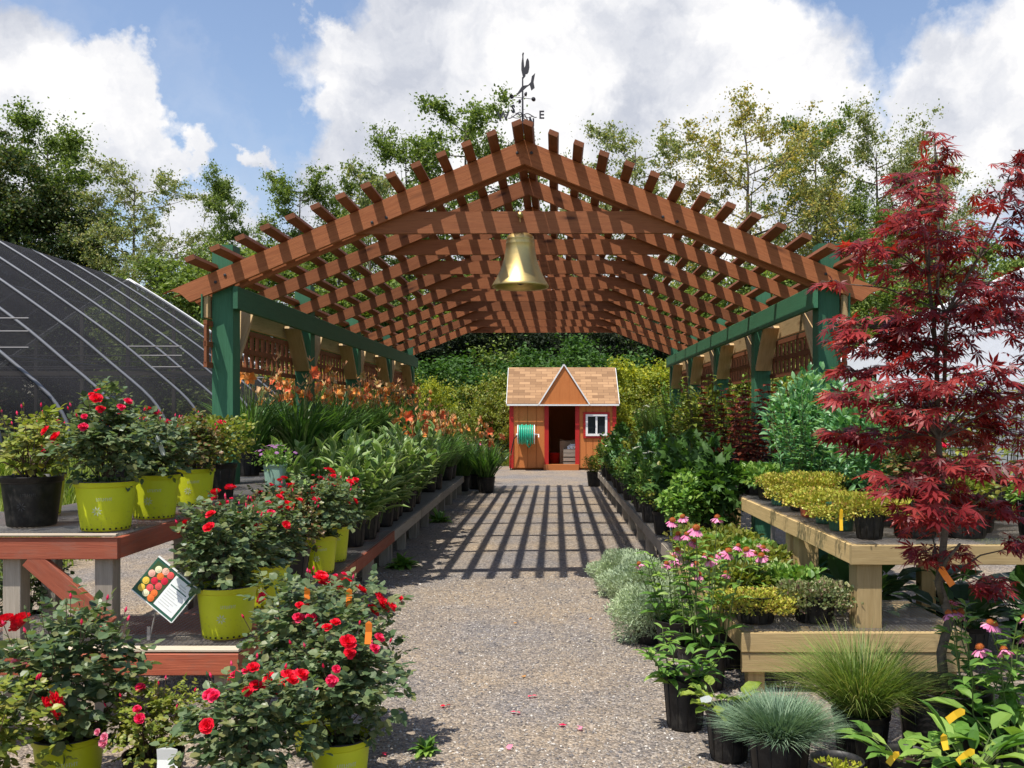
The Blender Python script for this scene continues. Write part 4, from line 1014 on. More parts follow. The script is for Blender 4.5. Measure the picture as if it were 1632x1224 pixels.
# left: on the ground in front
P('rose_big2', 'large red rose bush in a lime pot at the walk edge, foremost of the roses', 'rose', -.80, 3.62, 0, .86, 1.0, 'lime', .118, .24, RS)
P('rose_big', 'tall rose bush with many red blooms behind the foremost lime pot', 'rose', -1.0, 4.12, 0, .95, 2.2, 'lime', .13, .25, RS)
P('rose_b', 'red rose bush in a lime pot at the bottom edge, left of the foremost bush', 'rose', -1.04, 3.28, 0, .86, .3, 'lime', .12, .24, RS)
P('rose_pink', 'rose bush with pink blooms in a lime pot in the lower left corner', 'rose', -1.86, 3.62, 0, 1.0, 4.0, 'lime', .13, .25, RS)
P('rose_redl', 'yellow-green rose with large red blooms cut by the left edge of the photo', 'rose', -1.98, 3.15, 0, .95, 2., 'lime', .12, .24, RS)
P('rose_pinkl', 'small yellow-green rose with pink blooms in front of the low red bench', 'rose', -1.5, 3.55, 0, .74, .5, 'black', .11, .2, RS)
P('rose_pink', 'rose bush with pink blooms on the gravel under the tall red bench', 'rose', -3.3, 5.9, 0, .85, 2., 'black', .12, .22, RS)
P('rose_b', 'red rose bush standing low under the far corner of the tall red bench', 'rose', -2.62, 4.15, 0, .7, 5., 'black', .12, .22, RS)
# left low benches
P('rose_a', 'red rose in a lime pot beside the rose sign on the low bench', 'rose', -1.655, 4.82, .34, 1.0, 3.9, 'lime', .152, .27, RS)
P('rose_b', 'red rose in the second lime pot along the low left bench', 'rose', -1.68, 5.57, .34, .9, 1.2, 'lime', .14, .26, RS)
P('rose_c', 'bronze-leaved rose in a black pot between lime pots on the low left bench', 'rose', -1.70, 6.15, .34, .95, 1.2, 'black', .14, .26, RS)
P('rose_a', 'red rose in the third lime pot along the low left bench', 'rose', -1.64, 6.72, .34, .95, 2.7, 'lime', .135, .28, RS)
P('rose_b', 'red rose in the last lime pot along the low left bench', 'rose', -1.66, 7.25, .34, .9, .2, 'lime', .13, .28, RS)
for k, y in enumerate((5.75, 6.35, 6.95)): P('rose_c' if k == 1 else 'rose_a', ['red rose on inner side of low left bench, behind second lime pot', 'bronze rose on inner side of low left bench, behind the black pot', 'red rose on inner side of low left bench, behind third lime pot'][k], 'rose', -2.0, y, .34, .85, 1.7*k, 'black', .13, .25, RS)
# left tall bench
P('rose_sparse', 'sparse pale-leaved rose in a black printed pot on the tall red bench', 'rose', -2.77, 5.0, .89, 1., 2.6, 'grey', .152, .27, RS, fs=1.0)
P('rose_big2', 'tall red rose in a lime pot at the corner of the tall red bench', 'rose', -2.29, 4.83, .89, .88, .9, 'lime', .150, .26, RS)
P('rose_b', 'red rose in a lime pot just behind the corner pot of the tall red bench', 'rose', -2.26, 5.36, .89, .85, 3.9, 'lime', .14, .26, RS)
P('rose_c', 'bronze-leaved rose in a lime pot third along the tall red bench', 'rose', -2.32, 6.1, .89, .9, .9, 'lime', .14, .25, RS)
P('rose_lime', 'yellow-green rose in a lime pot at the back of the tall red bench', 'rose', -3.0, 5.5, .89, .85, .9, 'lime', .14, .25, RS)
P('chartreuse', 'yellow-green leafy shrub in a black pot behind the lime pots', 'shrub', -2.34, 6.6, .89, 1., 0, 'black', .14, .25)
P('chartreuse', 'yellow-green shrub in a black pot beside the left front pergola post', 'shrub', -2.75, 7.3, .89, .95, 2, 'black', .14, .25)
P('rose_lime', 'pale rose bush at the inner edge of the tall bench left of the post', 'rose', -2.95, 6.5, .89, .9, 2.9, 'black', .14, .25, RS)
P('aster', 'purple aster in a pale green square pot on the tall left bench', 'aster', -2.24, 7.7, .89, 1.15, 0, 'pale', .085, .18)
GV = 'variegated plants on the low left bench'; n = 0
ordw = ['first', 'second', 'third', 'fourth', 'fifth', 'sixth', 'seventh', 'eighth', 'ninth', 'tenth', 'eleventh', 'twelfth', 'thirteenth', 'fourteenth', 'fifteenth', 'sixteenth', 'seventeenth', 'eighteenth', 'nineteenth', 'twentieth']
for k in range(9):
    y = 8.05+.47*k
    for j, x in enumerate((-1.68, -1.98)):
        P('vari_%d' % ((k*2+j) % 4), 'cream-edged green plant, %s from the near end, %s row of low left bench' % (ordw[k], 'outer' if j == 0 else 'inner'), 'variegated plant', x+.03*math.sin(k*2.3), y+.1*j, .34, 1.2+.1*math.sin(k*3+j), k*1.3+j, 'black', .13, .24, GV)
GL = 'daylilies on the left benches'
for k in range(12):
    y = 12.2+.46*k
    P('lily_%d' % (k % 3), 'orange daylily on low left bench, %s beyond the cream-edged plants' % ordw[k], 'daylily', -1.8+.14*math.sin(k*5), y, .34, 1.15+.12*math.sin(k*2), k*1.1, 'black', .13, .24, GL)
for k in range(17):
    y = 8.75+.52*k
    for j, x in enumerate((-2.42, -2.92)):
        if j == 0 and k == 0: continue
        P('lily_%d' % ((k+2*j) % 4), 'orange daylily, %s from the near end, %s row of tall left bench' % (ordw[k], 'front' if j == 0 else 'back'), 'daylily', x+.06*math.sin(k*4+j), y+.2*j, .89, 1.0+.12*math.sin(k*2+j), k*1.7+j, 'black', .13, .24, GL)
P('lily_1', 'daylily in a black pot on the gravel at the far end of the left benches', 'daylily', -1.10, 17.4, 0, 1.25, 1, 'black', .17, .3, GL)
P('lily_0', 'orange daylily on the gravel left of the shed, behind the far black pot', 'daylily', -1.35, 18.2, 0, 1.35, 3, 'black', .17, .3, GL)
P('cone_b', 'pink flowered plant on the gravel between the last daylilies and the shed', 'coneflower', -1.5, 19.6, 0, 1.4, 1, 'black', .17, .3)
P('lily_2', 'orange daylily on the gravel beside the last left bench, close to the walk', 'daylily', -1.6, 17.75, 0, 1.3, 5, 'black', .17, .3, GL)
# right: ground
P('silver', 'silvery feathery mound at the walk edge, nearest of the three', 'artemisia', .70, 6.05, 0, 1.0, 0, 'black', .13, .15, 'silver mounds along the walk')
P('silver', 'silvery feathery mound in the middle of the three by the walk', 'artemisia', .73, 6.95, 0, 1.08, 2, 'black', .13, .18, 'silver mounds along the walk')
P('silver', 'silvery feathery mound farthest of the three by the walk', 'artemisia', .62, 7.6, 0, .95, 4, 'black', .13, .15, 'silver mounds along the walk')
P('cone_a', 'tall pink coneflower clump between the walk and the low pine bench', 'coneflower', .86, 5.05, 0, 1.02, 0, 'black', .14, .24)
P('cone_c', 'pink coneflower with pale stems in front of the low pine bench corner', 'coneflower', 1.08, 5.5, 0, .98, 2, 'black', .14, .24, lift=.0)
P('cone_b', 'coneflower leaning over the silver mounds beside the walk', 'coneflower', .82, 5.75, 0, .92, 3, 'black', .13, .22)
P('cone_leaf', 'dark leafy plant in a tall black pot at the right walk edge', 'perennial', .67, 4.42, 0, .9, 0, 'black', .105, .27)
P('rugose', 'crinkled lime-leaved plant drooping from its black pot by the walk', 'perennial', .80, 4.02, 0, .85, 1.4, 'black', .10, .22)
P('fescue', 'blue-green fescue dome in a black pot at the bottom of the photo', 'ornamental grass', .95, 3.75, 0, .92, 0, 'black', .13, .24)
P('tallgrass', 'fine green grass fountain in front of the low pine bench', 'ornamental grass', 1.36, 3.98, 0, .93, 0, 'black', .12, .22)
P('sprout', 'low sprouting plant in a wide black pot between fescue and grass', 'seedling', 1.08, 3.42, 0, 1., 0, 'black', .095, .22)
P('sprout', 'low sprouting plant in a green pot cut by the bottom edge', 'seedling', 1.12, 3.13, 0, .9, 0, 'green', .095, .20)
P('seedling', 'broad-leaved seedling with a yellow tag in front of the grass fountain', 'perennial', 1.36, 3.48, 0, .95, 0, 'black', .10, .22)
P('seedling_c', 'broad-leaved plant with two yellow tags below the maple pot', 'perennial', 1.58, 3.42, 0, .95, 2, 'black', .10, .22)
P('seedling_c', 'lush broad-leaved plant below the right coneflowers', 'perennial', 1.80, 3.55, 0, 1.05, 4, 'black', .11, .22)
P('seedling', 'leafy plant in the lower right corner of the photo', 'perennial', 1.72, 3.15, 0, .9, 3, 'black', .10, .2)
P('seedling_b', 'small lime-leaved plant low in front of the seedlings at bottom right', 'perennial', 1.40, 3.12, 0, .9, 1, 'black', .10, .2)
P('cone_c', 'pink coneflower clump at the right edge beside the maple pot', 'coneflower', 1.78, 3.80, 0, .92, 4, 'black', .13, .24)
P('cone_b', 'pink coneflower cut by the right edge of the photo', 'coneflower', 1.97, 3.72, 0, .95, 1, 'black', .13, .24)
GH = 'dark leafy plants under the tall pine bench'
for k, (x, y) in enumerate(((2.0, 5.9), (2.55, 5.6), (3.1, 5.9), (2.3, 6.5), (2.9, 6.6), (1.95, 7.2))):
    P('hosta', 'dark hosta in shade under the tall pine bench, %s' % ['behind its near leg', 'middle of front row', 'right end of front row', 'left of back row', 'right of back row', 'deepest one'][k], 'hosta', x, y, 0, 1.05, k, 'black', .13, .22, GH)
# right low benches
P('sedum', 'yellow sedum spilling over a black pot at the low pine bench corner', 'sedum', 1.17, 5.14, .34, 1.12, 0, 'black', .125, .155)
P('sedum_olive', 'olive and bronze sedum pot beside the yellow one on the low pine bench', 'sedum', 1.50, 5.16, .34, 1.12, 0, 'black', .125, .155)
P('sedum_olive', 'bronze sedum pot close against the tall bench leg', 'sedum', 1.62, 5.45, .34, .8, 2, 'black', .1, .14)
GLo = 'low perennials on the near right bench'; row = 0
kinds = ['lowolive', 'lowgreen', 'hens', 'lowolive', 'lowgreen', 'lowolive']
for k in range(6):
    for j, x in enumerate((1.18, 1.48)):
        P(kinds[(k+j) % 6], 'low leafy perennial, %s from the near end, %s row of low right bench' % (ordw[k], 'outer' if j == 0 else 'inner'), 'perennial', x, 5.55+.36*k, .34, .95, k+j, 'black', .11, .15, GLo)
mix1 = ['mint', 'vine', 'limeshrub', 'vine', 'whites', 'chartreuse', 'vine', 'whites', 'mint', 'whites', 'limeshrub', 'whites', 'laurel', 'vine', 'mint', 'chartreuse', 'whites', 'laurel', 'chartreuse', 'mint']
GM = 'leafy perennials on the low right benches'
for k in range(20):
    for j, x in enumerate((1.19, 1.47)):
        kd = mix1[(k+3*j) % 20]
        nm = {'mint': 'green leafy herb', 'vine': 'lobed pale vine', 'whites': 'white flowered daisy', 'limeshrub': 'lime-leaved bush', 'laurel': 'narrow-leaved shrub', 'chartreuse': 'yellow-green shrub'}[kd]
        pt = 'pale' if (k, j) in ((1, 0), (7, 1)) else 'black'
        P(kd, '%s, %s past the low perennials, %s row of low right bench' % (nm, ordw[k], 'outer' if j == 0 else 'inner'), 'perennial', x+.05*math.sin(k*2.7), 7.85+.5*k+.12*j, .34, .95+.2*math.sin(k*2.1+j*1.7), k*1.9+j, pt, .12 if pt == 'black' else .09, .22, GM)
P('chartreuse', 'small pale shrub in a black pot on the gravel by the far right bench', 'shrub', 1.02, 18.9, 0, .95, 1, 'black', .16, .3)
# right tall bench
GSd = 'yellow sedum pots along the tall pine bench edge'
for k, (x, y, pt) in enumerate(((1.80, 5.13, 'black'), (1.79, 5.50, 'green'), (1.80, 5.85, 'green'), (1.78, 6.22, 'terracotta'), (1.80, 6.62, 'black'), (1.79, 7.0, 'green'))):
    P('sedum', 'yellow sedum in a %s pot, %s from near corner of tall pine bench' % ({'terracotta': 'terracotta red'}.get(pt, pt), ordw[k]), 'sedum', x+.03*math.sin(k*5), y, .80, (1.02, .9, 1.12, .95, 1.1, .85)[k], k, pt, .085, .165, GSd, fs=(1.3, .9, 1.1, 1.5, 1., 1.3)[k])
P('lowgreen', 'flat green perennial tray beyond the yellow sedums on the tall bench', 'perennial', 1.85, 7.5, .80, 1.1, 0, 'black', .14, .16)
P('lowgreen', 'flat green perennial beyond the sedums, nearer the dark red shrubs', 'perennial', 1.83, 7.95, .80, 1.1, 2, 'black', .14, .16)
GLa = 'green shrubs on the tall right bench'
for k, (x, y, s_) in enumerate(((2.15, 6.3, 1.), (2.45, 6.2, 1.05), (2.3, 6.85, 1.1), (2.6, 6.7, 1.0), (2.12, 5.75, .85), (1.98, 7.0, 1.15), (2.12, 7.55, 1.2), (2.5, 7.3, 1.2))):
    P('laurel' if k % 2 == 0 else 'laurel_b', 'upright green shrub on tall right bench, %s' % ['left of the green post', 'right of the green post', 'behind the left one', 'behind the right one', 'nearest to the yellow sedum', 'beyond the last yellow sedum', 'beside the dark red shrubs', 'farthest from the walk'][k], 'shrub', x, y, .80, s_*1.15, k, 'black', .14, .2, GLa)
GCo = 'dark red leaved shrubs on the tall right bench'
for k, (x, y) in enumerate(((1.9, 8.5), (2.3, 8.3), (2.0, 9.1), (2.45, 8.95), (1.85, 9.7), (2.3, 9.6), (2.5, 7.8), (2.05, 10.3))):
    P('copper_%s' % 'ab'[k % 2], 'dark red leaved shrub, %s, tall right bench' % ['nearest on the walk side', 'nearest in the middle', 'second on the walk side', 'second in the middle', 'third on the walk side', 'third in the middle', 'closest to the pergola post', 'farthest'][k], 'shrub', x, y, .80, .82+.06*math.sin(k*3), k*1.1, 'black', .15, .26, GCo)
GBk = 'black pots along the near tall bench'
for k, (x, y, kd, s_) in enumerate(((2.08, 5.2, 'rose_c', .8), (2.36, 5.2, 'lowolive', .9), (2.3, 5.6, 'limeshrub', .7), (2.75, 5.12, 'lowgreen', .9), (2.52, 5.45, 'copper_a', .5), (2.62, 5.75, 'yellowvine', .8), (2.98, 5.35, 'limeshrub', .9), (3.2, 5.9, 'yellowvine', .95), (2.95, 6.1, 'yellowvine', .9), (3.5, 5.4, 'limeshrub', 1.0), (3.55, 6.05, 'tallgreen', .9), (2.8, 6.6, 'tallgreen', .8))):
    P(kd, '%s, black pot, near tall bench, %s' % ({'rose_c': 'bronze-leaved bush', 'lowolive': 'low olive plant', 'lowgreen': 'low green plant', 'copper_a': 'small dark red shrub', 'yellowvine': 'yellow-green climbing plant', 'limeshrub': 'lime-leaved shrub', 'tallgreen': 'tall green plant'}[kd], ['right of the sedum corner', 'between sedum corner and maple', 'second row right of the sedum', 'front edge right of the maple', 'behind the maple trunk', 'second row behind the maple trunk', 'right of the maple trunk', 'back row right of maple', 'third row behind the maple', 'at the right edge of the photo', 'back row at the right edge', 'fourth row near the shrubs'][k]), 'shrub', x, y, .80, s_, k*1.3, 'black', .135, .26, GBk)
mix2 = ['yellowvine', 'limeshrub', 'tallgreen', 'limeshrub', 'tallgreen', 'limeshrub', 'reedgreen', 'tallgreen', 'reedgrass', 'tallgreen', 'reedgrass', 'reedgreen', 'tallgreen', 'whites', 'reedgrass', 'whites', 'limeshrub']
GF = 'tall plants on the far tall right benches'
for k in range(14):
    for j, x in enumerate((1.88, 2.35)):
        kd = mix2[(k+2*j) % 17]; nm = {'yellowvine': 'yellow-green climbing plant', 'limeshrub': 'lime-leaved shrub', 'tallgreen': 'tall green perennial', 'reedgreen': 'dark reedy grass', 'reedgrass': 'pale upright grass', 'whites': 'white flowered daisy'}[kd]
        P(kd, '%s, %s beyond the dark red shrubs, %s row of tall right bench' % (nm, ordw[k], 'outer' if j == 0 else 'inner'), 'perennial', x+.05*math.sin(k*3), 10.75+.5*k+.2*j, .80, 1.12+.18*math.sin(k*2+j), k+j, 'black', .14, .25, GF)

# ------------------------------------------------------------------ Japanese maple
MX, MY = 1.70, 3.95
mp = thing('japanese_maple', 'red-leaved Japanese maple with a crooked trunk in a large black pot', 'tree', (MX, MY, 0))
pm, sm = pot_mesh('black', .19, .34); p_ = link('pot', pm, mp); link('soil', sm, p_)
Sm = F/MY
def mloc(px, py, dy=0.): return np.array([(px-VX)/Sm-MX, dy, H+(VY-py)/Sm])
rg = np.random.default_rng(11); gt = G(); gl = G()
trunk = [mloc(1507, 1120), mloc(1500, 1040), mloc(1514, 985), mloc(1496, 930), mloc(1507, 840), mloc(1500, 700, .03), mloc(1497, 560, .03), mloc(1480, 440, 0), mloc(1478, 360, -.02)]
gt.tube(trunk, [.026, .021, .02, .018, .015, .013, .010, .007, .004], 8)
lead2 = [mloc(1505, 620, 0), mloc(1500, 500, -.05), mloc(1540, 420, -.1), mloc(1575, 340, -.12), mloc(1605, 280, -.12)]; gt.tube(lead2, [.009, .007, .006, .004, .002], 6)
lead3 = [mloc(1497, 520, .05), mloc(1504, 430, .05), mloc(1508, 300, .08), mloc(1500, 215, .08)]; gt.tube(lead3, [.008, .006, .004, .0015], 6)
gt.tube([mloc(1502, 960), mloc(1490, 930, -.03), mloc(1494, 890, -.08), mloc(1510, 860, -.12)], [.014, .011, .008, .005], 6)
spine = np.vstack([trunk[3:], lead2[1:], lead3[1:]])
CL = [(1450, 805, 60, 16), (1545, 805, 50, 16), (1600, 815, 36, 16), (1480, 780, 50, 14), (1420, 660, 60, 12), (1502, 214, 20, 6), (1430, 296, 32, 9), (1440, 325, 45, 16), (1480, 345, 46, 20), (1420, 365, 52, 20), (1490, 395, 55, 24), (1400, 402, 45, 18), (1362, 395, 30, 12), (1345, 438, 18, 5), (1565, 325, 26, 20), (1595, 278, 26, 18), (1608, 262, 14, 8), (1603, 305, 18, 16), (1600, 350, 22, 20), (1545, 372, 50, 20), (1600, 392, 34, 22), (1455, 430, 55, 16), (1560, 425, 45, 18),
      (1390, 520, 74, 20), (1470, 510, 66, 24), (1400, 548, 66, 18), (1500, 548, 66, 18), (1590, 485, 48, 24), (1560, 520, 60, 24), (1420, 618, 76, 13), (1345, 632, 42, 10), (1480, 640, 56, 18), (1580, 630, 60, 24), (1350, 690, 44, 10), (1440, 700, 70, 20), (1540, 690, 76, 24), (1612, 655, 40, 26), (1410, 765, 56, 16), (1490, 740, 60, 20), (1590, 745, 50, 22), (1510, 845, 52, 18), (1495, 885, 56, 16), (1560, 925, 36, 12), (1615, 865, 28, 16), (1515, 235, 26, 10), (1500, 260, 34, 9), (1475, 470, 40, 15), (1640, 560, 50, 30), (1650, 690, 50, 30), (1520, 600, 50, 14), (1450, 580, 60, 14), (1380, 590, 50, 12), (1625, 440, 20, 16), (1670, 450, 40, 30), (1690, 600, 50, 40), (1530, 470, 44, 16)]
for (cx, cy, rx, ry) in CL:
    dep = (-.12 if cx > 1550 and cy < 420 else .08 if cy < 270 else rg.normal(0, .15)) if rx < 40 else rg.uniform(-.34, .34)
    c = mloc(cx, cy, dep)*np.array([1, 1, 1]); n = int(7+rx*ry/(19 if cy > 480 else 25)); a_ = rx/Sm; b_ = ry/Sm
    below = spine[(spine[:, 2] < c[2]-.02)]; s0 = below[np.argmin(np.linalg.norm((below-c)*[1, 1, .8], axis=1))] if len(below) else spine[0]
    mid = s0*.5+c*.5+[0, 0, .04]; gt.tube([s0, mid, c], [.005, .0035, .002], 5, 0, False)
    P_ = c + rg.uniform(-1, 1, (n, 3))*np.array([a_, max(a_, .1)*.9, b_])*.9
    outw = P_*[1, 1, 0]; outw = nrm(outw+rg.normal(0, .12, (n, 3))*[1, 1, 0]); D = nrm(outw + rg.normal(0, .55, (n, 3))*[1, 1, .4]+[0, 0, -.25])
    N = nrm(np.array([0, -.35, 1.])+rg.normal(0, .38, (n, 3))+outw*.25)
    gl.inst(PALM, PALM_F, P_, D, N, .070*rg.uniform(.5, 1.2, n))
    for q in range(0, n, 2): gt.tube([c, (c+P_[q])/2+[0, 0, .01], P_[q]], [.0016, .0014, .001], 3, 0, False)
link('trunk', gt.mesh('trunk', 'bark_trunk', True), mp); link('crown', gl.mesh('crown', 'leaf_maple'), mp)
g = G(); rg = np.random.default_rng(8); n = 260; rr = .17*np.sqrt(rg.random(n)); th = rg.uniform(0, 6.28, n)
g.inst(DIA, DIA_F, np.stack([rr*np.cos(th), rr*np.sin(th), .298+.02*rg.random(n)], -1), rdir(rg, n, .1), (0, 0, 1), .035, .02); g.obj('mulch', 'bark_chip', mp)
# ------------------------------------------------------------------ sign, tags, litter
sg = thing('rose_sign', 'tilted green-edged sign with a photo of mixed roses on a metal stake', 'sign', (-1.995, 4.72, .34))
a = -.665
face = link('sign_face', None, sg, (.065, -.012, .262), (R(-8), 0, 0)); face['label'] = 'green-edged panel'
def sp_(g, x0, x1, z0, z1, y, mi=0, th=.002):
    M = Matrix.Rotation(-a, 3, 'Y'); g.box(M @ Vector(((x0+x1)/2, y, (z0+z1)/2)), (x1-x0, th, z1-z0), M, mi)
bpy.data.objects.remove(face)
sgm = G(); w_, h_ = .27, .205
def q_(x0, x1, z0, z1, y, mi, th=.0016): sp_(sgm, x0, x1, z0, z1, y, mi, th)
q_(-w_/2, w_/2, -h_/2, h_/2, 0, 0, .006); q_(-w_/2, w_/2, h_/2, h_/2+.006, 0, 1, .016); q_(w_/2-.0, w_/2+.004, -h_/2, h_/2, 0, 1, .012); q_(-w_/2, w_/2, -h_/2-.004, -h_/2, 0, 1, .012)
q_(-w_/2+.012, -.004, -h_/2+.014, h_/2-.014, -.0045, 2); q_(.0, w_/2-.014, -h_/2+.014, h_/2-.014, -.0045, 1)
q_(.008, w_/2-.026, .036, .041, -.0062, 3); 
for k in range(7): q_(.012, w_/2-.035-.015*(k % 3), .018-k*.014, .0205-k*.014, -.0062, 4)
q_(.045, .085, .062, .068, -.0062, 4); q_(.035, .095, .05, .055, -.0062, 4)
sgm_o = sgm.obj('panel', ['sign_dark_green', 'tag_white', 'photo_dark', 'sign_dark_green', 'text_grey'], sg, (.065, -.012, .262), (R(-8), 0, 0))
M3 = Matrix.Rotation(-a, 3, 'Y')
for k, (fx, fz, c) in enumerate([(-.09, .055, 'bloom_f'), (-.055, .07, 'bloom_c'), (-.105, .02, 'bloom_c'), (-.06, .035, 'bloom_e'), (-.028, .03, 'bloom_b'), (-.07, .0, 'bloom_b'), (-.105, -.025, 'bloom_d'), (-.035, -.008, 'bloom_a'), (-.065, -.04, 'bloom_a'), (-.1, -.065, 'bloom_d'), (-.03, -.048, 'bloom_e'), (-.065, -.072, 'bloom_f'), (-.022, .07, 'bloom_a'), (-.028, -.076, 'bloom_e')]):
    g = G(); h2 = G(); h2.lathe([(.019, 0), (.017, .002), (.001, .0025)], 14); h2.lathe([(.011, .002), (.010, .0035), (.001, .004)], 10)
    for vv, ff in zip(h2.v, h2.f): pass
    V = np.vstack(h2.v); Vw = np.stack([V[:, 0]+fx, -V[:, 2]-.0052, V[:, 1]+fz], -1) @ np.array(M3).T
    g.add(Vw, [f for f, _ in h2.f]); g.obj('printed_rose', c, sgm_o)
g = G(); g.tube([(.03, 0, .24), (-.02, -.0, .0)], .004, 6); g.box((-.024, 0, .035), (.018, .004, .07)); g.obj('stake', 'stake', sg)

def ptag(mat, label, px, py, Y, ang, w_=.022, L=.10, stake=True):
    x, z = (px-VX)*Y/F, H+(VY-py)*Y/F
    r_ = thing('plant_tag', label, 'tag', (x, Y, z), 0, 'plant tags'); g = G()
    V = [(-w_/2, 0, -L/2), (w_/2, 0, -L/2), (w_/2, .006, 0), (w_/2, 0, L/2-.01), (0, 0, L/2), (-w_/2, 0, L/2-.01), (-w_/2, .006, 0)]
    M = Matrix.Rotation(ang, 3, 'Y'); g.add(np.array(V) @ np.array(M).T, [[(0, 1, 2, 6), (6, 2, 3, 5)], [(3, 4, 5)]]); g.add(np.array(V) @ np.array(M).T+[0, .0015, 0], [[(0, 6, 2, 1), (6, 5, 3, 2)], [(3, 5, 4)]])
    g.obj('label_strip', mat, r_)
    return r_
ptag('tag_orange', 'orange tag standing up in the foremost big rose bush', 587, 1008, 3.36, .05, .024, .085)
ptag('tag_orange', 'orange tag in the back of the big rose bush, left one', 489, 948, 4.0, .05, .025, .08)
ptag('tag_orange', 'orange tag among red blooms at the top of the rose bush', 556, 952, 4.0, .05, .025, .08)
ptag('tag_orange', 'orange tag tied to the maple trunk', 1508, 918, 3.85, -.6, .028, .095)
ptag('tag_yellow', 'yellow tag hanging on the front sedum pot of the tall bench', 1341, 828, 5.04, .0, .018, .12)
ptag('tag_yellow', 'yellow tag leaning behind the maple on the black pots', 1432, 800, 5.08, -.2, .016, .14)
ptag('tag_yellow', 'yellow tag on the black pot right of the maple trunk', 1556, 800, 5.18, .15, .016, .13)
ptag('tag_yellow', 'yellow tag on the rim of the seedling pot before the grass', 1424, 1208, 3.33, .7, .024, .06)
ptag('tag_yellow', 'yellow tag among leaves, upper one below the maple pot', 1524, 1140, 3.3, 1.0, .028, .075)
ptag('tag_yellow', 'yellow tag among leaves, middle one below the maple pot', 1506, 1182, 3.28, -.2, .024, .06)
ptag('tag_yellow', 'yellow tag lowest below the maple pot beside its rim', 1540, 1205, 3.25, .9, .026, .075)
ptag('tag_white', 'white tag in the pot of the crinkled lime-leaved plant', 1126, 1115, 3.92, 1.3, .028, .05)
ptag('tag_white', 'white tag hanging in the rose on the tall red bench', 255, 710, 5.2, -.35, .025, .12)
ptag('tag_white', 'white rounded tag at the bottom edge among the small rose leaves', 266, 1212, 3.34, .0, .075, .10)
# dropped petals and dead leaves on the gravel
for k, (px, py, mt) in enumerate(((848, 1112, 'petal_crimson'), (822, 1138, 'petal_crimson'), (895, 1160, 'petal_crimson'), (710, 1128, 'petal_red'), (608, 1205, 'petal_crimson'), (924, 1163, 'petal_pink'), (816, 1195, 'petal_pink'), (824, 995, 'dry_leaf'), (942, 989, 'dry_leaf'), (833, 1080, 'dry_leaf'), (866, 855, 'petal_white'))):
    Y = F*H/(py-VY); x = (px-VX)*Y/F; g = G(); rr = np.random.default_rng(k)
    for q in range(2 if 'petal' in mt else 1):
        th = rr.uniform(0, 6); g.inst(OVAL, OVAL_F, [(0, 0, .012)], (math.cos(th), math.sin(th), .1), (rr.normal(0, .3), rr.normal(0, .3), 1), .028, .03)
    o = g.obj('fallen_petal' if 'petal' in mt else 'fallen_leaf', mt, None, (x, Y, .0))
    where = ['nearest the middle of the walk, topmost of the red ones', 'just left below the topmost one', 'right of the middle of the walk', 'left near the roses', 'beside the foremost lime pot', 'far right of the fallen ones', 'lowest in the photo', 'left of the walk centre, far from the pots', 'beside the nearest silver mound', 'at the centre of the near gravel', 'in the lattice shadow']
    tag(o, ('dropped petal on the gravel, ' if 'petal' in mt else 'dry leaf on the gravel, ')+where[k], 'petal' if 'petal' in mt else 'leaf', 'litter on the gravel')
g = G(); rg = np.random.default_rng(77); n = 420; y_ = rg.uniform(3.0, 13., n); sd_ = rg.random(n) < .5
x_ = np.where(sd_, -1.42+abs(rg.normal(0, .22, n)), 1.0-abs(rg.normal(0, .22, n))); th = rg.uniform(0, 6.28, n)
g.inst(OVAL, OVAL_F, np.stack([x_, y_, np.full(n, .006)], -1), np.stack([np.cos(th), np.sin(th), rg.normal(0, .15, n)], -1), nrm(rg.normal(0, .3, (n, 3))+[0, 0, 1.]), .02*rg.uniform(.4, 1.4, n), .015)
tag(g.obj('leaf_litter', 'litter_leaf'), 'small dead leaves and bits fallen along both edges of the walk', 'leaf litter', kind='stuff')
# weeds
def weed(label, px, py, s_):
    Y = F*H/(py-VY); x = (px-VX)*Y/F; rg = np.random.default_rng(int(px)); g = G(); n = 60
    P_ = rg.normal(0, .006*s_, (n, 3)); P_[:, 2] = abs(P_[:, 2])*.6+.005; D = nrm(rg.normal(0, 1, (n, 3))*[1, 1, .5]+[0, 0, .35]); g.inst(LANCE, LANCE_F, P_, D, (0, 0, 1), .075*s_*rg.uniform(.4, 1.2, n), .03*s_)
    tag(g.obj('weed', 'leaf_mid', None, (x, Y, 0)), label, 'weed')
weed('small green weed on the gravel right of the foremost lime pot', 680, 1200, 1.)
weed('green weed at the foot of the low left bench in shade', 640, 905, 2.2)
weed('green weed under the third low left bench', 700, 832, 2.5)

# ------------------------------------------------------------------ grass verge
g = G(); n = 42000; rg = np.random.default_rng(21)
def verge(g, x0, x1, y0, y1, n, L, c0=0):
    X_ = rg.uniform(x0, x1, n); Y_ = y0+(y1-y0)*rg.random(n)**1.3; Z_ = bank(X_); az = rg.uniform(0, 2*PI, n); l = L*rg.uniform(.4, 1.2, n)
    ln = rg.uniform(.1, .7, n); hd = np.stack([np.cos(az), np.sin(az), 0*az], -1); sd_ = np.stack([-np.sin(az), np.cos(az), 0*az], -1); w__ = .007+.004*rg.random(n)
    b0 = np.stack([X_, Y_, Z_-.01], -1); V = []
    for t_ in (0, .5, 1.):
        c = b0+hd*(ln*l*t_**1.6)[:, None]+np.array([0, 0, 1.])*(l*(t_-.25*ln*t_**2))[:, None]; ww = (w__*(1-.85*t_))[:, None]
        V += [c-sd_*ww, c+sd_*ww]
    V = np.stack(V, 1).reshape(-1, 3); o = (np.arange(n)*6)[:, None, None]
    g.add(V, [(np.array([(0, 1, 3, 2), (2, 3, 5, 4)])[None]+o).reshape(-1, 4)])
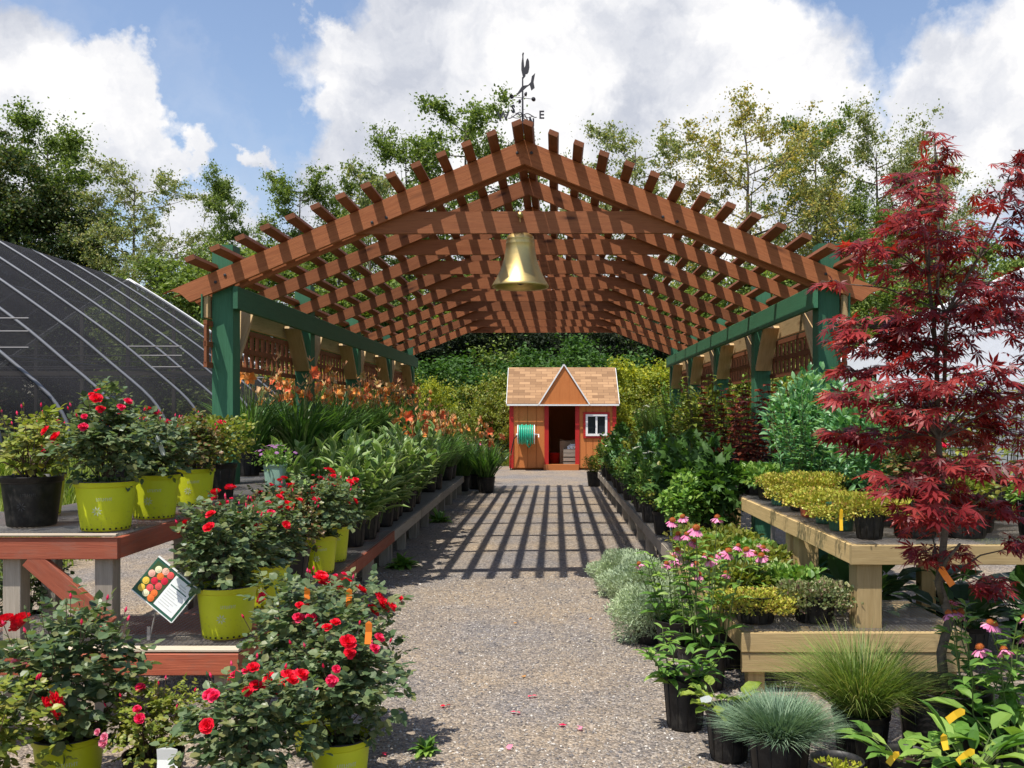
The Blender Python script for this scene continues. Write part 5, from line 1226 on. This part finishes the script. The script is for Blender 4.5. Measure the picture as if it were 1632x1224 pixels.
verge(g, -8.6, -4.6, 5, 29, n, .30); verge(g, -4.9, 6, 26.0, 32, 16000, .4); verge(g, 5.0, 7.5, 7, 29, 12000, .3)
tag(g.obj('grass', 'leaf_lawn'), 'unmown grass beside the gravel and the hoop houses', 'grass', kind='stuff')

# ------------------------------------------------------------------ trees
TR = {}
def mk_tree(key, seed, h, rc, cb, nl, nsub, nleaf, lf, mat, cl=.5, r0=.16, lean=.35, low=.6, wander=.25):
    rg = np.random.default_rng(seed); gt = G(); gl = G()
    zt = np.linspace(0, h*.93, 9); tr = np.stack([np.cumsum(rg.normal(0, wander*h/60, 9)), np.cumsum(rg.normal(0, wander*h/60, 9)), zt], -1); tr[0, :2] = 0
    rad = r0*(1-np.linspace(0, 1, 9)*.9); gt.tube(tr, rad, 8, 0, False)
    def at_(z): return np.array([np.interp(z, zt, tr[:, 0]), np.interp(z, zt, tr[:, 1]), z])
    cents = []
    for i in range(nl):
        u = (i+.5)/nl; zc_ = h*(cb+(1-cb)*u); env = rc*math.sqrt(max(.05, 1-((u-.42)/(.66 if u > .42 else low))**2))*rg.uniform(.72, 1.12)
        az = i*2.39996+rg.normal(0, .35); dr = np.array([math.cos(az), math.sin(az), 0]); st = at_(min(h*.9, max(h*cb*.6, zc_-env*lean*rg.uniform(.6, 1.3))))
        en = at_(min(zc_, h*.93)); en = np.array([en[0], en[1], zc_])+dr*env
        tt = np.linspace(0, 1, 5); B = st+(en-st)*tt[:, None]+np.array([0, 0, 1.])*(np.sin(tt*PI)*env*-.06)[:, None]+rg.normal(0, env*.02, (5, 3))*tt[:, None]
        r1 = r0*(.42-.3*u); gt.tube(B, np.linspace(r1, r1*.15, 5), 5, 0, False)
        for j in range(nsub):
            t_ = rg.uniform(.35, 1.0); b0 = st+(en-st)*t_; dd = nrm(dr*.7+rg.normal(0, .7, 3)+[0, 0, .35]); l = max(env, rc*.55)*rg.uniform(.15, .5)
            e_ = b0+dd*l; gt.tube([b0, (b0+e_)/2+rg.normal(0, .05, 3), e_], [r1*.3, r1*.2, r1*.08], 4, 0, False); cents.append(e_)
            if rg.random() < .5: cents.append((b0+e_)/2)
        cents.append(en)
    cents.append(np.array([tr[-1, 0], tr[-1, 1], h*.96])); cents = np.array(cents)
    ci = rg.integers(0, len(cents), nleaf); sc = (cl*rg.uniform(.5, 1.4, len(cents)))[ci]*1.15
    d_ = rdir(rg, nleaf); P_ = cents[ci]+d_*(abs(rg.normal(0, .62, nleaf))*sc)[:, None]*np.array([1, 1, .7])
    D = rdir(rg, nleaf, -.1); N = nrm(rg.normal(0, .6, (nleaf, 3))+[0, 0, .8]); L = lf*rg.uniform(.6, 1.4, nleaf)
    gl.inst(DIA, DIA_F, P_, D, N, L, L*.75)
    TR[key] = (gt.mesh('trunk', 'bark_trunk'), gl.mesh('crown', mat), h)
mk_tree('airy', 1, 12, 2.9, .28, 28, 11, 25000, .10, 'leaf_tree_airy', .40)
mk_tree('airy2', 2, 12, 2.3, .28, 26, 11, 25000, .10, 'leaf_tree_green', .40)
mk_tree('slim', 3, 12, 1.9, .2, 28, 9, 34000, .10, 'leaf_tree_green', .42)
mk_tree('yellow', 4, 13, 4.2, .28, 30, 12, 34000, .10, 'leaf_tree_yellow', .46, .2, .6)
mk_tree('wide', 5, 12, 3.9, .22, 32, 12, 42000, .10, 'leaf_tree_airy', .5, .2, .5)
mk_tree('dense', 6, 13, 3.3, .12, 38, 10, 64000, .13, 'leaf_tree_dark', .6, .2, .3)
mk_tree('maple_green', 7, 13, 3.2, .18, 34, 10, 60000, .12, 'leaf_tree_green', .58, .2, .3)
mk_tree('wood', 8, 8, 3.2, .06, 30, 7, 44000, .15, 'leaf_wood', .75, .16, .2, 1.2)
mk_tree('mid', 9, 6, 2.6, .05, 26, 9, 34000, .105, 'leaf_tree_green', .5, .1, .2, 1.2)
mk_tree('bush', 10, 2.6, 1.5, .02, 20, 6, 17000, .08, 'leaf_bush', .36, .04, .2, 1.4)
mk_tree('golden', 11, 2.5, 1.1, .02, 20, 6, 11000, .08, 'leaf_goldenrod', .3, .03, .1, 1.4)
mk_tree('wild', 12, 2.2, 1.3, .02, 20, 6, 10000, .085, 'leaf_rose_light', .34, .03, .1, 1.4)
mk_tree('deadtop', 13, 12, 1.8, .3, 20, 9, 4500, .16, 'leaf_tree_airy', .4)
def tree(key, label, px, py, Y, group, ws=1., name='tree', cat='tree', zb=-.05):
    mt, mc, h = TR[key]; S_ = F/Y; x = (px-VX)/S_; hh = H+(VY-py)/S_-zb; s_ = hh/h
    r_ = thing(name, label, cat, (x, Y, zb), random.Random(int(px*7+py)).uniform(0, 6), group, (s_*ws, s_*ws, s_))
    link('trunk' if cat == 'tree' else 'stems', mt, r_); link('crown' if cat == 'tree' else 'foliage', mc, r_); return r_
GT = 'trees behind the garden centre'
for a_ in [('maple_green', 'tallest dark green leafy tree at the far left edge', 80, 205, 40, .95), ('dense', 'dense dark tree low in front of the tall far left tree', 30, 285, 38, 1.1), ('dense', 'dense dark tree above the shade house ridge', 110, 320, 39, .9),
           ('airy', 'thin pale-leaved tree with bare limbs right of the dark left trees', 212, 262, 38, 1.0), ('slim', 'narrow green tree left of the pergola eave', 352, 278, 39, .8), ('slim', 'rounded green tree right of the narrow one above the left eave', 470, 272, 40, 1.0),
           ('airy2', 'short green tree above the middle of the left roof slope', 562, 282, 41, .75), ('deadtop', 'sparse tree with bare twigs above the left roof slope', 590, 262, 39, .8), ('slim', 'bright green tree standing left of the pergola peak', 655, 208, 42, .95), ('airy2', 'tall airy tree left of the weathervane', 742, 155, 43, 1.1), ('airy2', 'green tree partly behind the weathervane, lower than its neighbour', 800, 205, 44, .8),
           ('airy', 'pale tree right of the pergola peak', 1010, 205, 42, 1.0), ('deadtop', 'thin-crowned tree just right of the weathervane', 930, 250, 43, .8), ('yellow', 'broad yellowing tree with dark spreading limbs above the right slope', 1195, 172, 40, 1.0), ('airy2', 'yellow-flecked airy tree right of the broad one', 1300, 182, 42, .9), ('wide', 'grey-green spreading tree above the right post', 1400, 205, 40, .9), ('wide', 'grey-green tree behind the red maple crown', 1475, 260, 39, .7), ('maple_green', 'dense green tree low behind the red maple', 1400, 330, 37, .8), ('mid', 'short green tree right of the maple top above the white greenhouse', 1560, 400, 36, .9),
           ('airy', 'pale tree low between the left dark trees and the pergola', 285, 370, 36, .9), ('mid', 'dense low green tree behind the left eave end', 300, 420, 35, 1.2), ('mid', 'low green tree filling the gap above the left header beam', 420, 400, 37, 1.3), ('airy2', 'green tree seen through the left roof lattice', 540, 380, 38, 1.2), ('mid', 'low tree seen through the lattice near the bell', 690, 430, 38, 1.3), ('mid', 'low tree seen through the right roof lattice', 1150, 440, 38, 1.2), ('airy2', 'thin tree seen through the right roof lattice', 1080, 380, 40, 1.0), ('mid', 'low tree behind the right header beam', 1290, 430, 36, 1.3),
           ('airy', 'thin tree at the left beside the greenhouse ridge end', 235, 400, 34, .7), ('dense', 'dark tree mass at the left photo edge behind the shade house', -60, 215, 38, 1.2), ('wide', 'grey tree beyond the right edge of the maple', 1700, 420, 38, 1.0)]:
    tree(*a_[:5], GT, a_[5])
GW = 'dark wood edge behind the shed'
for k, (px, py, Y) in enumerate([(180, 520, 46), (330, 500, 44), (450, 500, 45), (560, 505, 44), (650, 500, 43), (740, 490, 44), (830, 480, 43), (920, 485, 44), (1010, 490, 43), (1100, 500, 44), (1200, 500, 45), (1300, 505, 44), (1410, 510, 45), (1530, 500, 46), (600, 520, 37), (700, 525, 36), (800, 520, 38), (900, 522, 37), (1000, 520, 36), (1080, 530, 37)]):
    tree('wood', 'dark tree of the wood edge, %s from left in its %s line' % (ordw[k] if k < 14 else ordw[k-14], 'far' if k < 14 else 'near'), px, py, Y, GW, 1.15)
GB = 'bushes around the shed'
for k, (kd, px, py, Y, ws, lb) in enumerate([('bush', 700, 583, 31, 1.5, 'broad green bush left of the shed beyond the daylilies'), ('bush', 625, 596, 30, 1.3, 'green bush seen below the left header beam end'), ('bush', 770, 600, 33, 1.2, 'dark green bush close to the left of the shed roof'), ('wild', 782, 612, 28, 1.0, 'pale yellow-green bush against the left side of the shed'), ('wild', 745, 655, 26.5, 1.0, 'low pale bush at the end of the left benches'), ('wild', 795, 640, 26.8, .8, 'pale weedy bush touching the left shed corner'),
         ('bush', 940, 560, 31, 1.3, 'green bush rising behind the shed roof ridge'), ('bush', 880, 575, 32, 1.2, 'green bush behind the shed dormer'), ('golden', 1010, 583, 27.5, 1.2, 'yellow goldenrod clump right beside the shed roof'), ('golden', 1055, 588, 28, 1.2, 'yellow goldenrod clump farther right of the shed'), ('golden', 985, 640, 26.5, .8, 'small goldenrod at the right shed corner'), ('wild', 1050, 630, 26.5, 1.2, 'pale bush behind the far right benches'), ('wild', 1110, 600, 28, 1.3, 'olive bush below the right header beam end'), ('bush', 1180, 580, 29, 1.4, 'green bush behind the dark red shrubs'), ('wild', 1240, 590, 27, 1.4, 'pale bush seen under the right lattice'),
         ('wild', 500, 590, 30, 1.5, 'olive bush right of the shade house end'), ('golden', 560, 590, 28, 1.3, 'yellowish bush seen between the left pergola posts'), ('wild', 590, 600, 27, 1.2, 'weedy bush behind the middle of the daylilies'), ('golden', 680, 610, 27, .8, 'yellow flowering clump above the far daylilies'), ('wild', 430, 600, 31, 1.4, 'olive bush behind the left front post'), ('bush', 1310, 600, 32, 1.3, 'green bush at the end of the white greenhouse'), ('bush', 830, 590, 34, 1.2, 'shaded bush behind the left half of the shed roof')]):
    tree(kd, lb, px, py, Y, GB, ws, 'bush', 'bush')
